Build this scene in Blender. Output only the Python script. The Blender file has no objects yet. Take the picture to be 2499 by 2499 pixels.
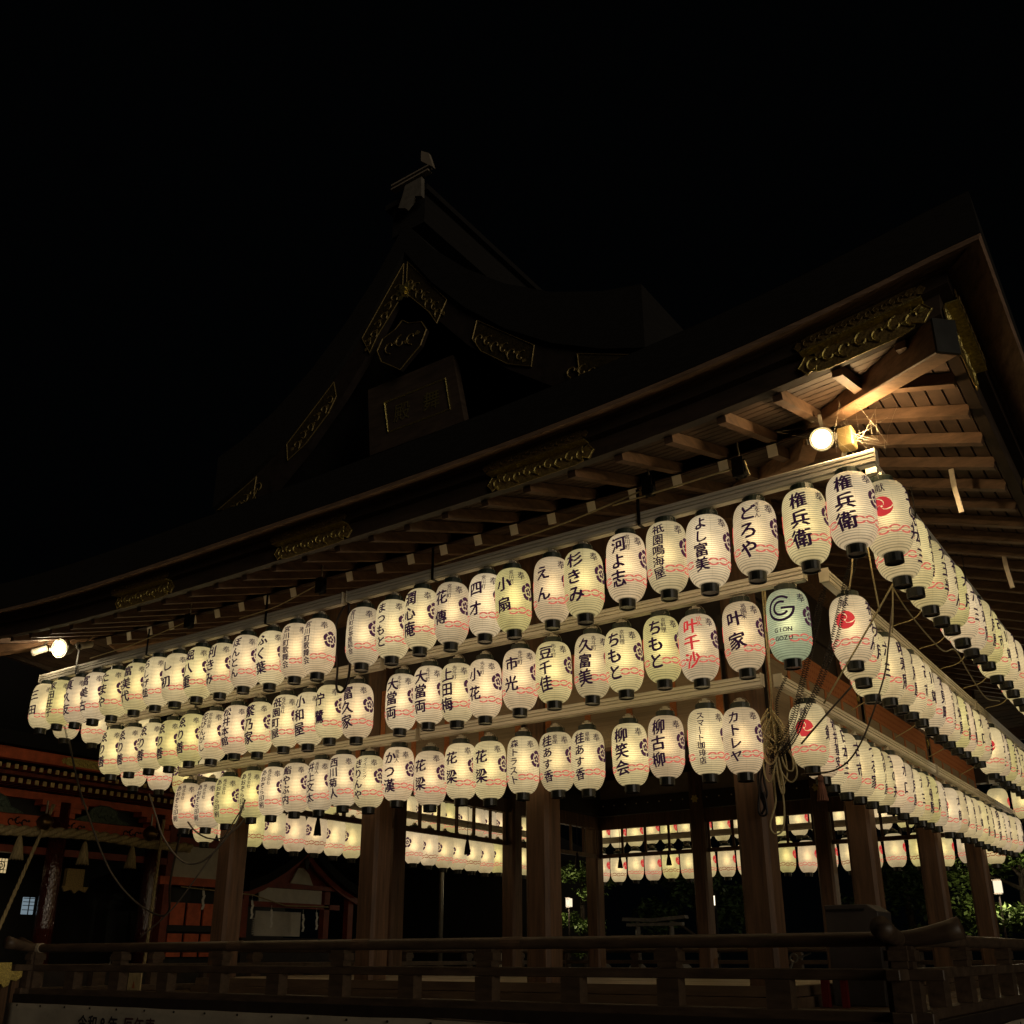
import bpy, bmesh, math, random
from mathutils import Vector, Matrix, noise as mnoise
R = math.radians
PI = math.pi
random.seed(7)
SC = bpy.context.scene
COL = SC.collection

# ------------------------------------------------------------------ camera, night sky, exposure
cam_d = bpy.data.cameras.new('camera')
cam = bpy.data.objects.new('camera', cam_d)
COL.objects.link(cam)
cam_d.sensor_width = 36.0
cam_d.lens = 35.09
cam_d.shift_y = 0.0721
cam_d.clip_start = 0.05
cam_d.clip_end = 400.0
right = Vector((0.81818, 0.57496, -0.00194))
down = Vector((-0.20149, 0.28356, -0.93755))
fwd = Vector((-0.53850, 0.76747, 0.34785))
cam.matrix_world = Matrix(((right.x, -down.x, -fwd.x, 1.5953), (right.y, -down.y, -fwd.y, -6.6658),
                           (right.z, -down.z, -fwd.z, 1.6), (0, 0, 0, 1)))
SC.camera = cam

world = bpy.data.worlds.new('World')
SC.world = world
world.use_nodes = True
bg = world.node_tree.nodes['Background']
bg.inputs['Color'].default_value = (0.62, 0.82, 1.0, 1)
bg.inputs['Strength'].default_value = 0.0006

sun_d = bpy.data.lights.new('night_ambient', 'SUN')     # the dim glow of the lit precinct, from the right
sun_d.energy = 0.48
sun_d.angle = R(25)
sun_d.color = (1.0, 0.84, 0.62)
sun = bpy.data.objects.new('night_ambient', sun_d)
COL.objects.link(sun)
sun.rotation_euler = Vector((-0.90, 0.42, -0.10)).to_track_quat('-Z', 'Y').to_euler()

SC.view_settings.view_transform = 'Standard'
SC.view_settings.look = 'None'
SC.view_settings.exposure = 0.0
SC.view_settings.gamma = 1.0
SC.render.engine = 'CYCLES'
SC.cycles.use_denoising = True
SC.cycles.max_bounces = 6
SC.cycles.diffuse_bounces = 3
SC.cycles.glossy_bounces = 3
SC.cycles.sample_clamp_indirect = 2.0
SC.cycles.sample_clamp_direct = 0.0
SC.cycles.use_light_tree = True


# ------------------------------------------------------------------ materials
def new_mat(name):
    m = bpy.data.materials.new(name)
    m.use_nodes = True
    nt = m.node_tree
    return m, nt, nt.nodes['Principled BSDF'], nt.nodes['Material Output']


def N(nt, kind, **kw):
    n = nt.nodes.new(kind)
    for k, v in kw.items():
        setattr(n, k, v)
    return n


def ramp(nt, fac, stops, interp='LINEAR'):
    r = N(nt, 'ShaderNodeValToRGB')
    r.color_ramp.interpolation = interp
    e = r.color_ramp.elements
    while len(e) < len(stops):
        e.new(0.5)
    for el, (p, c) in zip(e, stops):
        el.position = p
        el.color = (*c, 1) if len(c) == 3 else c
    nt.links.new(fac, r.inputs['Fac'])
    return r.outputs['Color']


def mathn(nt, op, a, b=None, c=None):
    n = N(nt, 'ShaderNodeMath', operation=op)
    for i, v in enumerate((a, b, c)):
        if v is None:
            continue
        if isinstance(v, (int, float)):
            n.inputs[i].default_value = v
        else:
            nt.links.new(v, n.inputs[i])
    return n.outputs[0]


def surface(name, col, rough=0.6, metal=0.0, var=0.35, scale=(6, 6, 6), bump=0.15, spec=0.4, wear=None):
    """Principled surface whose colour wanders round col with noise stretched by scale."""
    m, nt, p, out = new_mat(name)
    tc = N(nt, 'ShaderNodeTexCoord')
    mp = N(nt, 'ShaderNodeMapping')
    mp.inputs['Scale'].default_value = scale
    nt.links.new(tc.outputs['Object'], mp.inputs['Vector'])
    nz = N(nt, 'ShaderNodeTexNoise')
    nz.inputs['Scale'].default_value = 1.0
    nz.inputs['Detail'].default_value = 6.0
    nz.inputs['Roughness'].default_value = 0.65
    nt.links.new(mp.outputs['Vector'], nz.inputs['Vector'])
    lo = tuple(c * (1 - var) for c in col)
    hi = tuple(min(1, c * (1 + var)) for c in col)
    stops = [(0.3, lo), (0.7, hi)]
    if wear:
        stops = [(0.28, lo), (0.62, hi), (0.78, wear)]
    nt.links.new(ramp(nt, nz.outputs['Fac'], stops), p.inputs['Base Color'])
    p.inputs['Roughness'].default_value = rough
    p.inputs['Metallic'].default_value = metal
    p.inputs['Specular IOR Level'].default_value = spec
    if bump:
        b = N(nt, 'ShaderNodeBump')
        b.inputs['Strength'].default_value = bump
        b.inputs['Distance'].default_value = 0.01
        nt.links.new(nz.outputs['Fac'], b.inputs['Height'])
        nt.links.new(b.outputs['Normal'], p.inputs['Normal'])
    return m


def glow(name, col, strength):
    m, nt, p, out = new_mat(name)
    nt.nodes.remove(p)
    e = N(nt, 'ShaderNodeEmission')
    e.inputs['Color'].default_value = (*col, 1)
    e.inputs['Strength'].default_value = strength
    nt.links.new(e.outputs[0], out.inputs['Surface'])
    return m


BODY_H = 0.545
RIBS = 34


def paper_mat(name, tints, level):
    """Lit washi: bulb behind it is strongest near the middle, bamboo hoops and seams show as darker lines."""
    m, nt, p, out = new_mat(name)
    nt.nodes.remove(p)
    tc = N(nt, 'ShaderNodeTexCoord')
    sp = N(nt, 'ShaderNodeSeparateXYZ')
    nt.links.new(tc.outputs['Object'], sp.inputs[0])
    x, y, z = sp.outputs
    oi = N(nt, 'ShaderNodeObjectInfo')
    # bulb fall-off up and down the body
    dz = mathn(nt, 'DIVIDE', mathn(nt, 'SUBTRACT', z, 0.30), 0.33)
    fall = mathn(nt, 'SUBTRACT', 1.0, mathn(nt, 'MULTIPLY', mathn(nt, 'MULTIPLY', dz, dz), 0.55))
    # hoops
    fr = mathn(nt, 'FRACT', mathn(nt, 'MULTIPLY', z, RIBS / BODY_H))
    tri = mathn(nt, 'ABSOLUTE', mathn(nt, 'SUBTRACT', fr, 0.5))
    hoop = mathn(nt, 'SUBTRACT', 1.0, mathn(nt, 'MULTIPLY', mathn(nt, 'GREATER_THAN', tri, 0.33), 0.50))
    # seams of the paper gores
    an = mathn(nt, 'ARCTAN2', x, mathn(nt, 'MULTIPLY', y, -1.0))
    sf = mathn(nt, 'FRACT', mathn(nt, 'ADD', mathn(nt, 'MULTIPLY', an, 8 / (2 * PI)), 10.36))
    seam = mathn(nt, 'SUBTRACT', 1.0, mathn(nt, 'MULTIPLY', mathn(nt, 'LESS_THAN', sf, 0.022), 0.38))
    # fibre and age
    mp = N(nt, 'ShaderNodeMapping')
    mp.inputs['Scale'].default_value = (9, 9, 26)
    va = N(nt, 'ShaderNodeVectorMath', operation='ADD')
    nt.links.new(tc.outputs['Object'], va.inputs[0])
    nt.links.new(oi.outputs['Location'], va.inputs[1])
    nt.links.new(va.outputs[0], mp.inputs['Vector'])
    nz = N(nt, 'ShaderNodeTexNoise')
    nz.inputs['Scale'].default_value = 1.0
    nz.inputs['Detail'].default_value = 5.0
    nt.links.new(mp.outputs['Vector'], nz.inputs['Vector'])
    fib = mathn(nt, 'ADD', 0.78, mathn(nt, 'MULTIPLY', nz.outputs['Fac'], 0.42))
    nz2 = N(nt, 'ShaderNodeTexNoise')
    nz2.inputs['Scale'].default_value = 5.0
    nt.links.new(va.outputs[0], nz2.inputs['Vector'])
    blot = mathn(nt, 'ADD', 0.55, mathn(nt, 'MULTIPLY', nz2.outputs['Fac'], 0.90))
    rnd = mathn(nt, 'ADD', 0.80, mathn(nt, 'MULTIPLY', mathn(nt, 'FRACT', mathn(nt, 'MULTIPLY', oi.outputs['Random'], 7.13)), 0.32))
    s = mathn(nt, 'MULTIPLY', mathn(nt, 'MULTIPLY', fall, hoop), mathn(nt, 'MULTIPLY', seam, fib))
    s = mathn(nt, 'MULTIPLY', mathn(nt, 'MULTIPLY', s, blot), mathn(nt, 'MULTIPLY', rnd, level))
    n = len(tints)
    colr = ramp(nt, oi.outputs['Random'], [(i / n, t) for i, t in enumerate(tints)], 'CONSTANT')
    e = N(nt, 'ShaderNodeEmission')
    nt.links.new(colr, e.inputs['Color'])
    nt.links.new(s, e.inputs['Strength'])
    d = N(nt, 'ShaderNodeBsdfDiffuse')
    d.inputs['Color'].default_value = (0.30, 0.27, 0.20, 1)
    ad = N(nt, 'ShaderNodeAddShader')
    nt.links.new(e.outputs[0], ad.inputs[0])
    nt.links.new(d.outputs[0], ad.inputs[1])
    rf = N(nt, 'ShaderNodeBsdfRefraction')
    rf.inputs['Roughness'].default_value = 0.85
    rf.inputs['IOR'].default_value = 1.5
    mulc = N(nt, 'ShaderNodeVectorMath', operation='SCALE')
    nt.links.new(colr, mulc.inputs[0])
    nt.links.new(mathn(nt, 'MULTIPLY', hoop, fib), mulc.inputs['Scale'])
    nt.links.new(mulc.outputs[0], rf.inputs['Color'])
    mx = N(nt, 'ShaderNodeMixShader')
    mx.inputs[0].default_value = 0.30
    nt.links.new(ad.outputs[0], mx.inputs[1])
    nt.links.new(rf.outputs[0], mx.inputs[2])
    nt.links.new(mx.outputs[0], out.inputs['Surface'])
    return m


def ink_mat(name, base, back):
    """Ink on glowing paper: mostly blocks the light, a little of it comes through."""
    m, nt, p, out = new_mat(name)
    p.inputs['Base Color'].default_value = (*base, 1)
    p.inputs['Roughness'].default_value = 0.8
    p.inputs['Specular IOR Level'].default_value = 0.1
    p.inputs['Emission Color'].default_value = (*back, 1)
    p.inputs['Emission Strength'].default_value = 1.0
    return m


CREAM = (1.0, 0.82, 0.46)
M = {}
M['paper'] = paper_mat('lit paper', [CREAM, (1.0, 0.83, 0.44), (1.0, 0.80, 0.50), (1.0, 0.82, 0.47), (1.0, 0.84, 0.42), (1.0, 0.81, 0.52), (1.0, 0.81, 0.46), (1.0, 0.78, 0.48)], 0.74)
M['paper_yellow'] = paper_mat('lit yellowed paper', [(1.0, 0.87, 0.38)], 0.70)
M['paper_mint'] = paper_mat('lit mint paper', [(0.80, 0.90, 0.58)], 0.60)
M['ink'] = ink_mat('black purple ink', (0.015, 0.008, 0.014), (0.016, 0.005, 0.016))
M['ink_crest'] = ink_mat('faded purple ink', (0.03, 0.012, 0.025), (0.042, 0.014, 0.030))
M['ink_red'] = ink_mat('red print', (0.30, 0.02, 0.02), (0.50, 0.035, 0.035))
M['ink_red_faded'] = ink_mat('faded red print', (0.30, 0.06, 0.04), (0.54, 0.12, 0.085))
M['cap'] = surface('black lacquered cap', (0.012, 0.013, 0.011), 0.35, var=0.3, bump=0.05)
M['cap_green'] = surface('dark green cap', (0.022, 0.032, 0.026), 0.4, var=0.3, bump=0.05)
M['white_plastic'] = surface('white plastic', (0.62, 0.58, 0.48), 0.5, var=0.15, bump=0)
M['alu'] = surface('brushed aluminium', (0.80, 0.76, 0.66), 0.42, metal=0.1, var=0.18, scale=(1.2, 1.2, 30), bump=0.03)
M['wood'] = surface('old timber', (0.105, 0.057, 0.032), 0.62, var=0.5, scale=(22, 22, 1.6), bump=0.3)
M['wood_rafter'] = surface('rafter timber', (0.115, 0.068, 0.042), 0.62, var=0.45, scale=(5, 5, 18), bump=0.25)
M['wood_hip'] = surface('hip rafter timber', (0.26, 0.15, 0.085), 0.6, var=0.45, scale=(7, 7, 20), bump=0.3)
M['wood_board'] = surface('sheathing timber', (0.060, 0.037, 0.025), 0.66, var=0.5, scale=(4, 4, 10), bump=0.25)
M['wood_rail'] = surface('weathered railing timber', (0.075, 0.050, 0.033), 0.45, var=0.5, scale=(3, 9, 14), bump=0.3)
M['wood_black'] = surface('blackened timber', (0.022, 0.015, 0.012), 0.6, var=0.4, bump=0.2)
M['floor'] = surface('worn stage boards', (0.46, 0.36, 0.25), 0.40, var=0.3, scale=(1.2, 8, 8), bump=0.1)
M['riser'] = surface('step boards', (0.12, 0.08, 0.052), 0.55, var=0.4, scale=(1.5, 9, 9), bump=0.15)
M['white_end'] = surface('white painted rafter end', (0.86, 0.79, 0.66), 0.7, var=0.10, bump=0.05)
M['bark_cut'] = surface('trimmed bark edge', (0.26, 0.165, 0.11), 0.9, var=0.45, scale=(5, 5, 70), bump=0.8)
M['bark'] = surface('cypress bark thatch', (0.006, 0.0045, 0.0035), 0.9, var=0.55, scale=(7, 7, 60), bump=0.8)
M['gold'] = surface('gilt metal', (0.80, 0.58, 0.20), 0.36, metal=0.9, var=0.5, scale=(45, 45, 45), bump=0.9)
M['gold_dark'] = surface('tarnished gilt ground', (0.26, 0.18, 0.065), 0.45, metal=0.35, var=0.6, scale=(50, 50, 50), bump=0.8)
M['blind'] = surface('bamboo blind', (0.23, 0.175, 0.115), 0.7, var=0.25, scale=(0.8, 0.8, 160), bump=0.35)
M['brocade'] = surface('orange brocade', (0.34, 0.115, 0.035), 0.7, var=0.3, scale=(60, 60, 60), bump=0.3)
M['brocade_dot'] = surface('brocade pattern', (0.25, 0.06, 0.02), 0.7, var=0.2, bump=0)
M['rope'] = surface('cream rope', (0.55, 0.46, 0.25), 0.75, var=0.25, scale=(60, 60, 60), bump=0.4)
M['cord'] = surface('black cord', (0.012, 0.009, 0.011), 0.4, var=0.3, bump=0)
M['cable'] = surface('grey cable', (0.11, 0.09, 0.075), 0.55, var=0.3, bump=0)
M['tarp'] = surface('cream tarpaulin', (0.36, 0.32, 0.25), 0.6, var=0.25, scale=(1.5, 1.5, 2.5), bump=0.5)
M['verm'] = surface('vermilion lacquer', (0.58, 0.12, 0.045), 0.5, var=0.35, scale=(4, 4, 4), bump=0.1)
M['verm_dark'] = surface('dark red lacquer', (0.22, 0.042, 0.02), 0.5, var=0.35, scale=(4, 4, 4), bump=0.1)
M['plaster'] = surface('white plaster', (0.60, 0.56, 0.48), 0.85, var=0.1, bump=0.05)
M['black_wood'] = surface('black lacquer', (0.012, 0.011, 0.010), 0.5, var=0.3, bump=0.1)
M['straw'] = surface('rice straw', (0.42, 0.33, 0.17), 0.85, var=0.4, scale=(40, 40, 8), bump=0.6)
M['bronze'] = surface('bronze bell', (0.20, 0.12, 0.05), 0.32, metal=0.9, var=0.4, scale=(14, 14, 14), bump=0.2)
M['green_wood'] = surface('green carved wood', (0.09, 0.12, 0.085), 0.7, var=0.6, scale=(16, 16, 16), bump=0.9)
M['stone'] = surface('grey stone', (0.30, 0.27, 0.23), 0.85, var=0.3, scale=(9, 9, 9), bump=0.5)
M['ground'] = surface('trodden gravel', (0.13, 0.115, 0.09), 0.9, var=0.35, scale=(3, 3, 3), bump=0.5)
M['frieze'] = surface('grey frieze plaster', (0.24, 0.20, 0.155), 0.8, var=0.15, bump=0.05)
M['print_black'] = surface('black print', (0.015, 0.012, 0.015), 0.7, var=0.2, bump=0)
M['gilt_end'] = surface('gilt rafter end', (0.70, 0.52, 0.22), 0.5, metal=0.15, var=0.35, scale=(9, 9, 9), bump=0.05)
M['fascia'] = surface('fascia timber', (0.05, 0.034, 0.024), 0.6, var=0.4, scale=(3, 3, 12), bump=0.2)
M['web'] = surface('cobweb thread', (0.40, 0.36, 0.28), 0.8, var=0.1, bump=0)
M['gold_old'] = surface('dull gable gilt', (0.055, 0.04, 0.016), 0.5, metal=0.4, var=0.6, scale=(40, 40, 40), bump=0.8)  # darker copy of the gilt: the gable's weak light put into the colour
M['gold_old_relief'] = surface('dull gilt relief', (0.26, 0.19, 0.07), 0.45, metal=0.5, var=0.5, scale=(40, 40, 40), bump=0.5)  # gable relief gilt, likewise darkened in colour to look dimly lit
M['stone_dark'] = surface('weathered dark stone', (0.13, 0.115, 0.095), 0.85, var=0.3, scale=(9, 9, 9), bump=0.5)
M['leaf'] = surface('maple leaf', (0.10, 0.155, 0.036), 0.55, var=0.5, scale=(3, 3, 3), bump=0)
M['leaf_dark'] = surface('evergreen leaf', (0.035, 0.060, 0.020), 0.55, var=0.5, scale=(3, 3, 3), bump=0)
M['trunk'] = surface('tree bark', (0.06, 0.045, 0.032), 0.9, var=0.4, scale=(16, 16, 4), bump=0.8)
M['paper_white'] = surface('white paper streamer', (0.75, 0.72, 0.66), 0.8, var=0.06, bump=0)
M['tassel'] = surface('dark silk tassel', (0.016, 0.010, 0.018), 0.7, var=0.5, scale=(60, 60, 4), bump=0.8)
M['tassel_pink'] = surface('brown silk tassel', (0.20, 0.085, 0.055), 0.8, var=0.5, scale=(80, 80, 4), bump=0.9)
M['metal_dark'] = surface('dark steel', (0.03, 0.03, 0.028), 0.4, metal=0.6, var=0.3, bump=0.05)
M['metal'] = surface('galvanised steel', (0.45, 0.42, 0.36), 0.4, metal=0.8, var=0.25, bump=0.05)
M['red_box'] = surface('red enamel', (0.13, 0.012, 0.010), 0.4, var=0.2, bump=0)
M['box_grey'] = surface('dark grey box', (0.045, 0.038, 0.036), 0.6, var=0.2, bump=0.05)
M['cream_tape'] = surface('cream tape', (0.48, 0.40, 0.28), 0.7, var=0.15, bump=0.1)
M['wrap'], _nt, _p, _o = new_mat('plastic film over lacquer')
_p.inputs['Base Color'].default_value = (0.06, 0.012, 0.008, 1)
_p.inputs['Roughness'].default_value = 0.045
_p.inputs['Specular IOR Level'].default_value = 0.9
_n = N(_nt, 'ShaderNodeTexNoise')
_tc = N(_nt, 'ShaderNodeTexCoord')
_mp = N(_nt, 'ShaderNodeMapping')
_mp.inputs['Scale'].default_value = (7, 7, 3.0)
_nt.links.new(_tc.outputs['Object'], _mp.inputs['Vector'])
_nt.links.new(_mp.outputs['Vector'], _n.inputs['Vector'])
_b = N(_nt, 'ShaderNodeBump')
_b.inputs['Strength'].default_value = 0.6
_b.inputs['Distance'].default_value = 0.03
_nt.links.new(_n.outputs['Fac'], _b.inputs['Height'])
_nt.links.new(_b.outputs['Normal'], _p.inputs['Normal'])
M['bulb'] = glow('lantern bulb', (1.0, 0.84, 0.56), 3.6)
M['lamp_face'] = glow('floodlight glass', (1.0, 0.80, 0.46), 22.0)
M['lamp_rim'] = glow('floodlight rim', (1.0, 0.72, 0.32), 0.9)
M['lamp_face_side'] = glow('floodlight glass seen aslant', (1.0, 0.84, 0.55), 6.0)
M['andon_lit'] = glow('garden lantern paper', (1.0, 0.86, 0.60), 1.1)
M['tube_lit'] = glow('light tube', (1.0, 0.86, 0.62), 2.0)
M['window_blue'] = glow('cold lit window', (0.50, 0.66, 0.78), 0.30)
M['screen_lit'] = glow('lit fretwork panel', (1.0, 0.74, 0.36), 0.55)


# ------------------------------------------------------------------ mesh helpers
class MB:
    def __init__(s):
        s.v, s.f, s.mi = [], [], []

    def face(s, idx, mi=0):
        s.f.append(idx)
        s.mi.append(mi)

    def obox(s, c, ax, h, mi=0):
        c = Vector(c)
        a, b, d = (Vector(ax[i]) * h[i] for i in range(3))
        n = len(s.v)
        for k in range(8):
            s.v.append(c + (a if k & 1 else -a) + (b if k & 2 else -b) + (d if k & 4 else -d))
        for q in ((0, 2, 3, 1), (4, 5, 7, 6), (0, 1, 5, 4), (2, 6, 7, 3), (0, 4, 6, 2), (1, 3, 7, 5)):
            s.face(tuple(n + i for i in q), mi)
        return s

    def box(s, x0, x1, y0, y1, z0, z1, mi=0):
        return s.obox(((x0 + x1) / 2, (y0 + y1) / 2, (z0 + z1) / 2), ((1, 0, 0), (0, 1, 0), (0, 0, 1)),
                      (abs(x1 - x0) / 2, abs(y1 - y0) / 2, abs(z1 - z0) / 2), mi)

    def beam(s, p, q, w, h, up=(0, 0, 1), mi=0):
        p, q = Vector(p), Vector(q)
        d = (q - p)
        L = d.length
        d.normalize()
        sd = d.cross(Vector(up))
        sd.normalize()
        u = sd.cross(d)
        return s.obox((p + q) / 2, (d, sd, u), (L / 2, w / 2, h / 2), mi)

    def tube(s, pts, r, n=6, mi=0, caps=True):
        pts = [Vector(p) for p in pts]
        rr = r if isinstance(r, (list, tuple)) else [r] * len(pts)
        base = len(s.v)
        prev = None
        for i, p in enumerate(pts):
            t = (pts[min(i + 1, len(pts) - 1)] - pts[max(i - 1, 0)])
            if t.length < 1e-9:
                t = Vector((0, 0, 1))
            t.normalize()
            if prev is None:
                a = t.cross(Vector((0, 0, 1)) if abs(t.z) < 0.9 else Vector((1, 0, 0)))
            else:
                a = prev - t * prev.dot(t)
            if a.length < 1e-6:
                a = t.orthogonal()
            a.normalize()
            prev = a
            b = t.cross(a)
            for k in range(n):
                an = 2 * PI * k / n
                s.v.append(p + (a * math.cos(an) + b * math.sin(an)) * rr[i])
        for i in range(len(pts) - 1):
            for k in range(n):
                k2 = (k + 1) % n
                s.face((base + i * n + k, base + i * n + k2, base + (i + 1) * n + k2, base + (i + 1) * n + k), mi)
        if caps:
            s.face(tuple(base + k for k in reversed(range(n))), mi)
            s.face(tuple(base + (len(pts) - 1) * n + k for k in range(n)), mi)
        return s

    def lathe(s, prof, n=16, c=(0, 0, 0), mi=0, caps=True):
        base = len(s.v)
        c = Vector(c)
        for r, z in prof:
            for k in range(n):
                an = 2 * PI * k / n
                s.v.append(c + Vector((r * math.cos(an), r * math.sin(an), z)))
        for i in range(len(prof) - 1):
            for k in range(n):
                k2 = (k + 1) % n
                s.face((base + i * n + k, base + i * n + k2, base + (i + 1) * n + k2, base + (i + 1) * n + k), mi)
        if caps:
            s.face(tuple(base + k for k in reversed(range(n))), mi)
            s.face(tuple(base + (len(prof) - 1) * n + k for k in range(n)), mi)
        return s

    def prism(s, poly, o, ax, ay, az, t, mi=0):
        """Extrude a 2D polygon (along ax, ay from o) by t along az."""
        o, ax, ay, az = Vector(o), Vector(ax), Vector(ay), Vector(az)
        n = len(poly)
        b = len(s.v)
        for k in (0, 1):
            for x, y in poly:
                s.v.append(o + ax * x + ay * y + az * (t * k))
        s.face(tuple(b + i for i in reversed(range(n))), mi)
        s.face(tuple(b + n + i for i in range(n)), mi)
        for i in range(n):
            j = (i + 1) % n
            s.face((b + i, b + j, b + n + j, b + n + i), mi)
        return s

    def quad(s, a, b, c, d, mi=0):
        n = len(s.v)
        s.v += [Vector(a), Vector(b), Vector(c), Vector(d)]
        s.face((n, n + 1, n + 2, n + 3), mi)
        return s

    def mesh(s, name, mats, smooth=False):
        me = bpy.data.meshes.new(name)
        me.from_pydata([tuple(v) for v in s.v], [], s.f)
        for m in (mats if isinstance(mats, (list, tuple)) else [mats]):
            me.materials.append(m)
        if any(s.mi):
            me.polygons.foreach_set('material_index', s.mi)
        if smooth:
            me.polygons.foreach_set('use_smooth', [True] * len(me.polygons))
        me.update()
        return me

    def build(s, name, mats, parent=None, smooth=False, bevel=0.0):
        o = link(name, s.mesh(name, mats, smooth), parent)
        if bevel:
            b = o.modifiers.new('edge', 'BEVEL')
            b.width = bevel
            b.segments = 1
            b.limit_method = 'ANGLE'
        return o


def link(name, data, parent=None):
    o = bpy.data.objects.new(name, data)
    COL.objects.link(o)
    if parent is not None:
        o.parent = parent
    return o


def tag(o, label=None, cat=None, group=None, kind=None):
    if label:
        o['label'] = label
    if cat:
        o['category'] = cat
    if group:
        o['group'] = group
    if kind:
        o['kind'] = kind
    return o


def thing(name, label, cat, loc=(0, 0, 0), group=None):
    """An Empty; its parts are built in world coordinates, so it stays at the origin unless loc is wanted."""
    o = link(name, None)
    o.location = loc
    return tag(o, label, cat, group)


ORD = ['first', 'second', 'third', 'fourth', 'fifth', 'sixth', 'seventh', 'eighth', 'ninth', 'tenth', 'eleventh', 'twelfth', 'thirteenth',
       'fourteenth', 'fifteenth', 'sixteenth', 'seventeenth', 'eighteenth', 'nineteenth', 'twentieth', 'twenty-first', 'twenty-second',
       'twenty-third', 'twenty-fourth', 'twenty-fifth', 'twenty-sixth', 'twenty-seventh', 'twenty-eighth', 'twenty-ninth', 'thirtieth']
NUM = ['no', 'one', 'two', 'three', 'four', 'five', 'six', 'seven', 'eight', 'nine', 'ten']

# ------------------------------------------------------------------ the plan of the stage
LA, LB = 10.4, 12.2            # length of the front and of the right side, measured along the outermost lantern row


def side_pt(side, s, d, z):
    """s runs along a side, d outward from the outermost lantern row, z up."""
    if side == 'A':
        return Vector((-LA + s, -d, z))
    if side == 'B':
        return Vector((d, s, z))
    if side == 'C':
        return Vector((-LA - d, LB - s, z))
    return Vector((-s, LB + d, z))


def side_len(side):
    return LA if side in 'AD' else LB


def lift(side, s, d):
    L = side_len(side)
    t = min(1.0, abs(s - L / 2) / (L / 2 + 1.0))
    return 0.33 * t ** 3.6 * max(0.0, min(1.0, (d + 1.8) / 2.6))


def sweep(mb, side, cross, n=36, closed=True, s_pad=0.0):
    """Sweep a (d, z) outline along a side, mitred at the corners and lifted towards them."""
    L = side_len(side)
    b = len(mb.v)
    k = len(cross)
    for i in range(n + 1):
        t = i / n
        t = t + 0.0
        for d, z in cross:
            s = -d + (L + 2 * d) * t
            mb.v.append(side_pt(side, s, d, z + lift(side, s, d)))
    for i in range(n):
        for j in range(k if closed else k - 1):
            j2 = (j + 1) % k
            mb.face((b + i * k + j, b + (i + 1) * k + j, b + (i + 1) * k + j2, b + i * k + j2))
    if closed:
        mb.face(tuple(b + j for j in range(k)))
        mb.face(tuple(b + n * k + j for j in reversed(range(k))))
    return mb


# ------------------------------------------------------------------ ground
g = MB()
g.box(-90, 60, -60, 120, -0.4, 0.0)
tag(g.build('ground', M['ground']), kind='structure')

# ------------------------------------------------------------------ the dance stage
stage = thing('dance_stage', 'open timber dance stage with a thick bark roof, hung with rows of paper lanterns', 'stage')
CX = [-8.5, -6.13, -3.92, -1.72]
CY = [1.72, 4.75, 7.78, 10.80]
CXD = [-8.70, -6.42, -4.12, -1.74]
FLOOR, VER = 1.37, 1.20


def octagon(w, c):
    h = w / 2
    return [(-h + c, -h), (h - c, -h), (h, -h + c), (h, h - c), (h - c, h), (-h + c, h), (-h, h - c), (-h, -h + c)]


def column(x, y):
    m = MB()
    m.prism(octagon(0.27, 0.035), (x, y, FLOOR), (1, 0, 0), (0, 1, 0), (0, 0, 1), 4.2)
    return m.build('column', M['wood'], stage)


for x in CX:
    column(x, CY[0])
for x in CXD:
    column(x, CY[3])
for y in CY[1:3]:
    column(-8.55, y)
    column(-1.72, y)

# platform: base, veranda boards, two-step sill, stage boards
m = MB()
m.box(-10.05, -0.32, 0.42, 11.85, 0.02, 1.06)
m.build('platform_base', M['wood_black'], stage)
nb = 40
for i in range(12):                                                       # veranda planks along the front
    m = MB()
    y0 = 0.18 + i * 0.115
    m.box(-10.14, -0.18, y0, y0 + 0.111, 1.125, VER + (i % 3) * 0.001)
    m.build('veranda_plank', M['riser'], stage)
for i in range(12):                                                       # and along the right side
    m = MB()
    x1 = -0.19 - i * 0.115
    m.box(x1 - 0.111, x1, 1.57, 10.9, 1.127, VER + (i % 3) * 0.001)
    m.build('veranda_plank', M['riser'], stage)
m = MB()
m.box(-10.14, -8.7, 1.57, 11.9, 1.127, VER)
m.box(-8.7, -0.2, 10.95, 11.9, 1.127, VER)
m.build('rear_veranda', M['riser'], stage)
for j, (z0, z1, g_) in enumerate(((VER, 1.284, 0.0), (1.29, FLOOR, 0.035))):
    m = MB()
    m.box(-8.76 + g_, -1.48 - g_, 1.50 + g_, 1.60, z0, z1)
    m.build('sill_board', M['riser'], stage)
    m = MB()
    m.box(-1.60, -1.48 - g_, 1.605, 11.0 - g_, z0, z1 - 0.001)
    m.build('sill_board', M['riser'], stage)
for i in range(24):
    m = MB()
    y0 = 1.61 + i * 0.392
    m.box(-8.74, -1.61, y0, y0 + 0.388, 1.30, FLOOR - 0.002 + (i % 2) * 0.0015)
    m.build('floor_board', M['floor'], stage)

# tie beams, plates and the lattice hung between columns
Z_TIE0, Z_TIE1 = 3.92, 4.16


def bay_beam(name, mat, p, q, w, h):
    m = MB()
    m.beam(p, q, w, h)
    return m.build(name, mat, stage)


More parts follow.
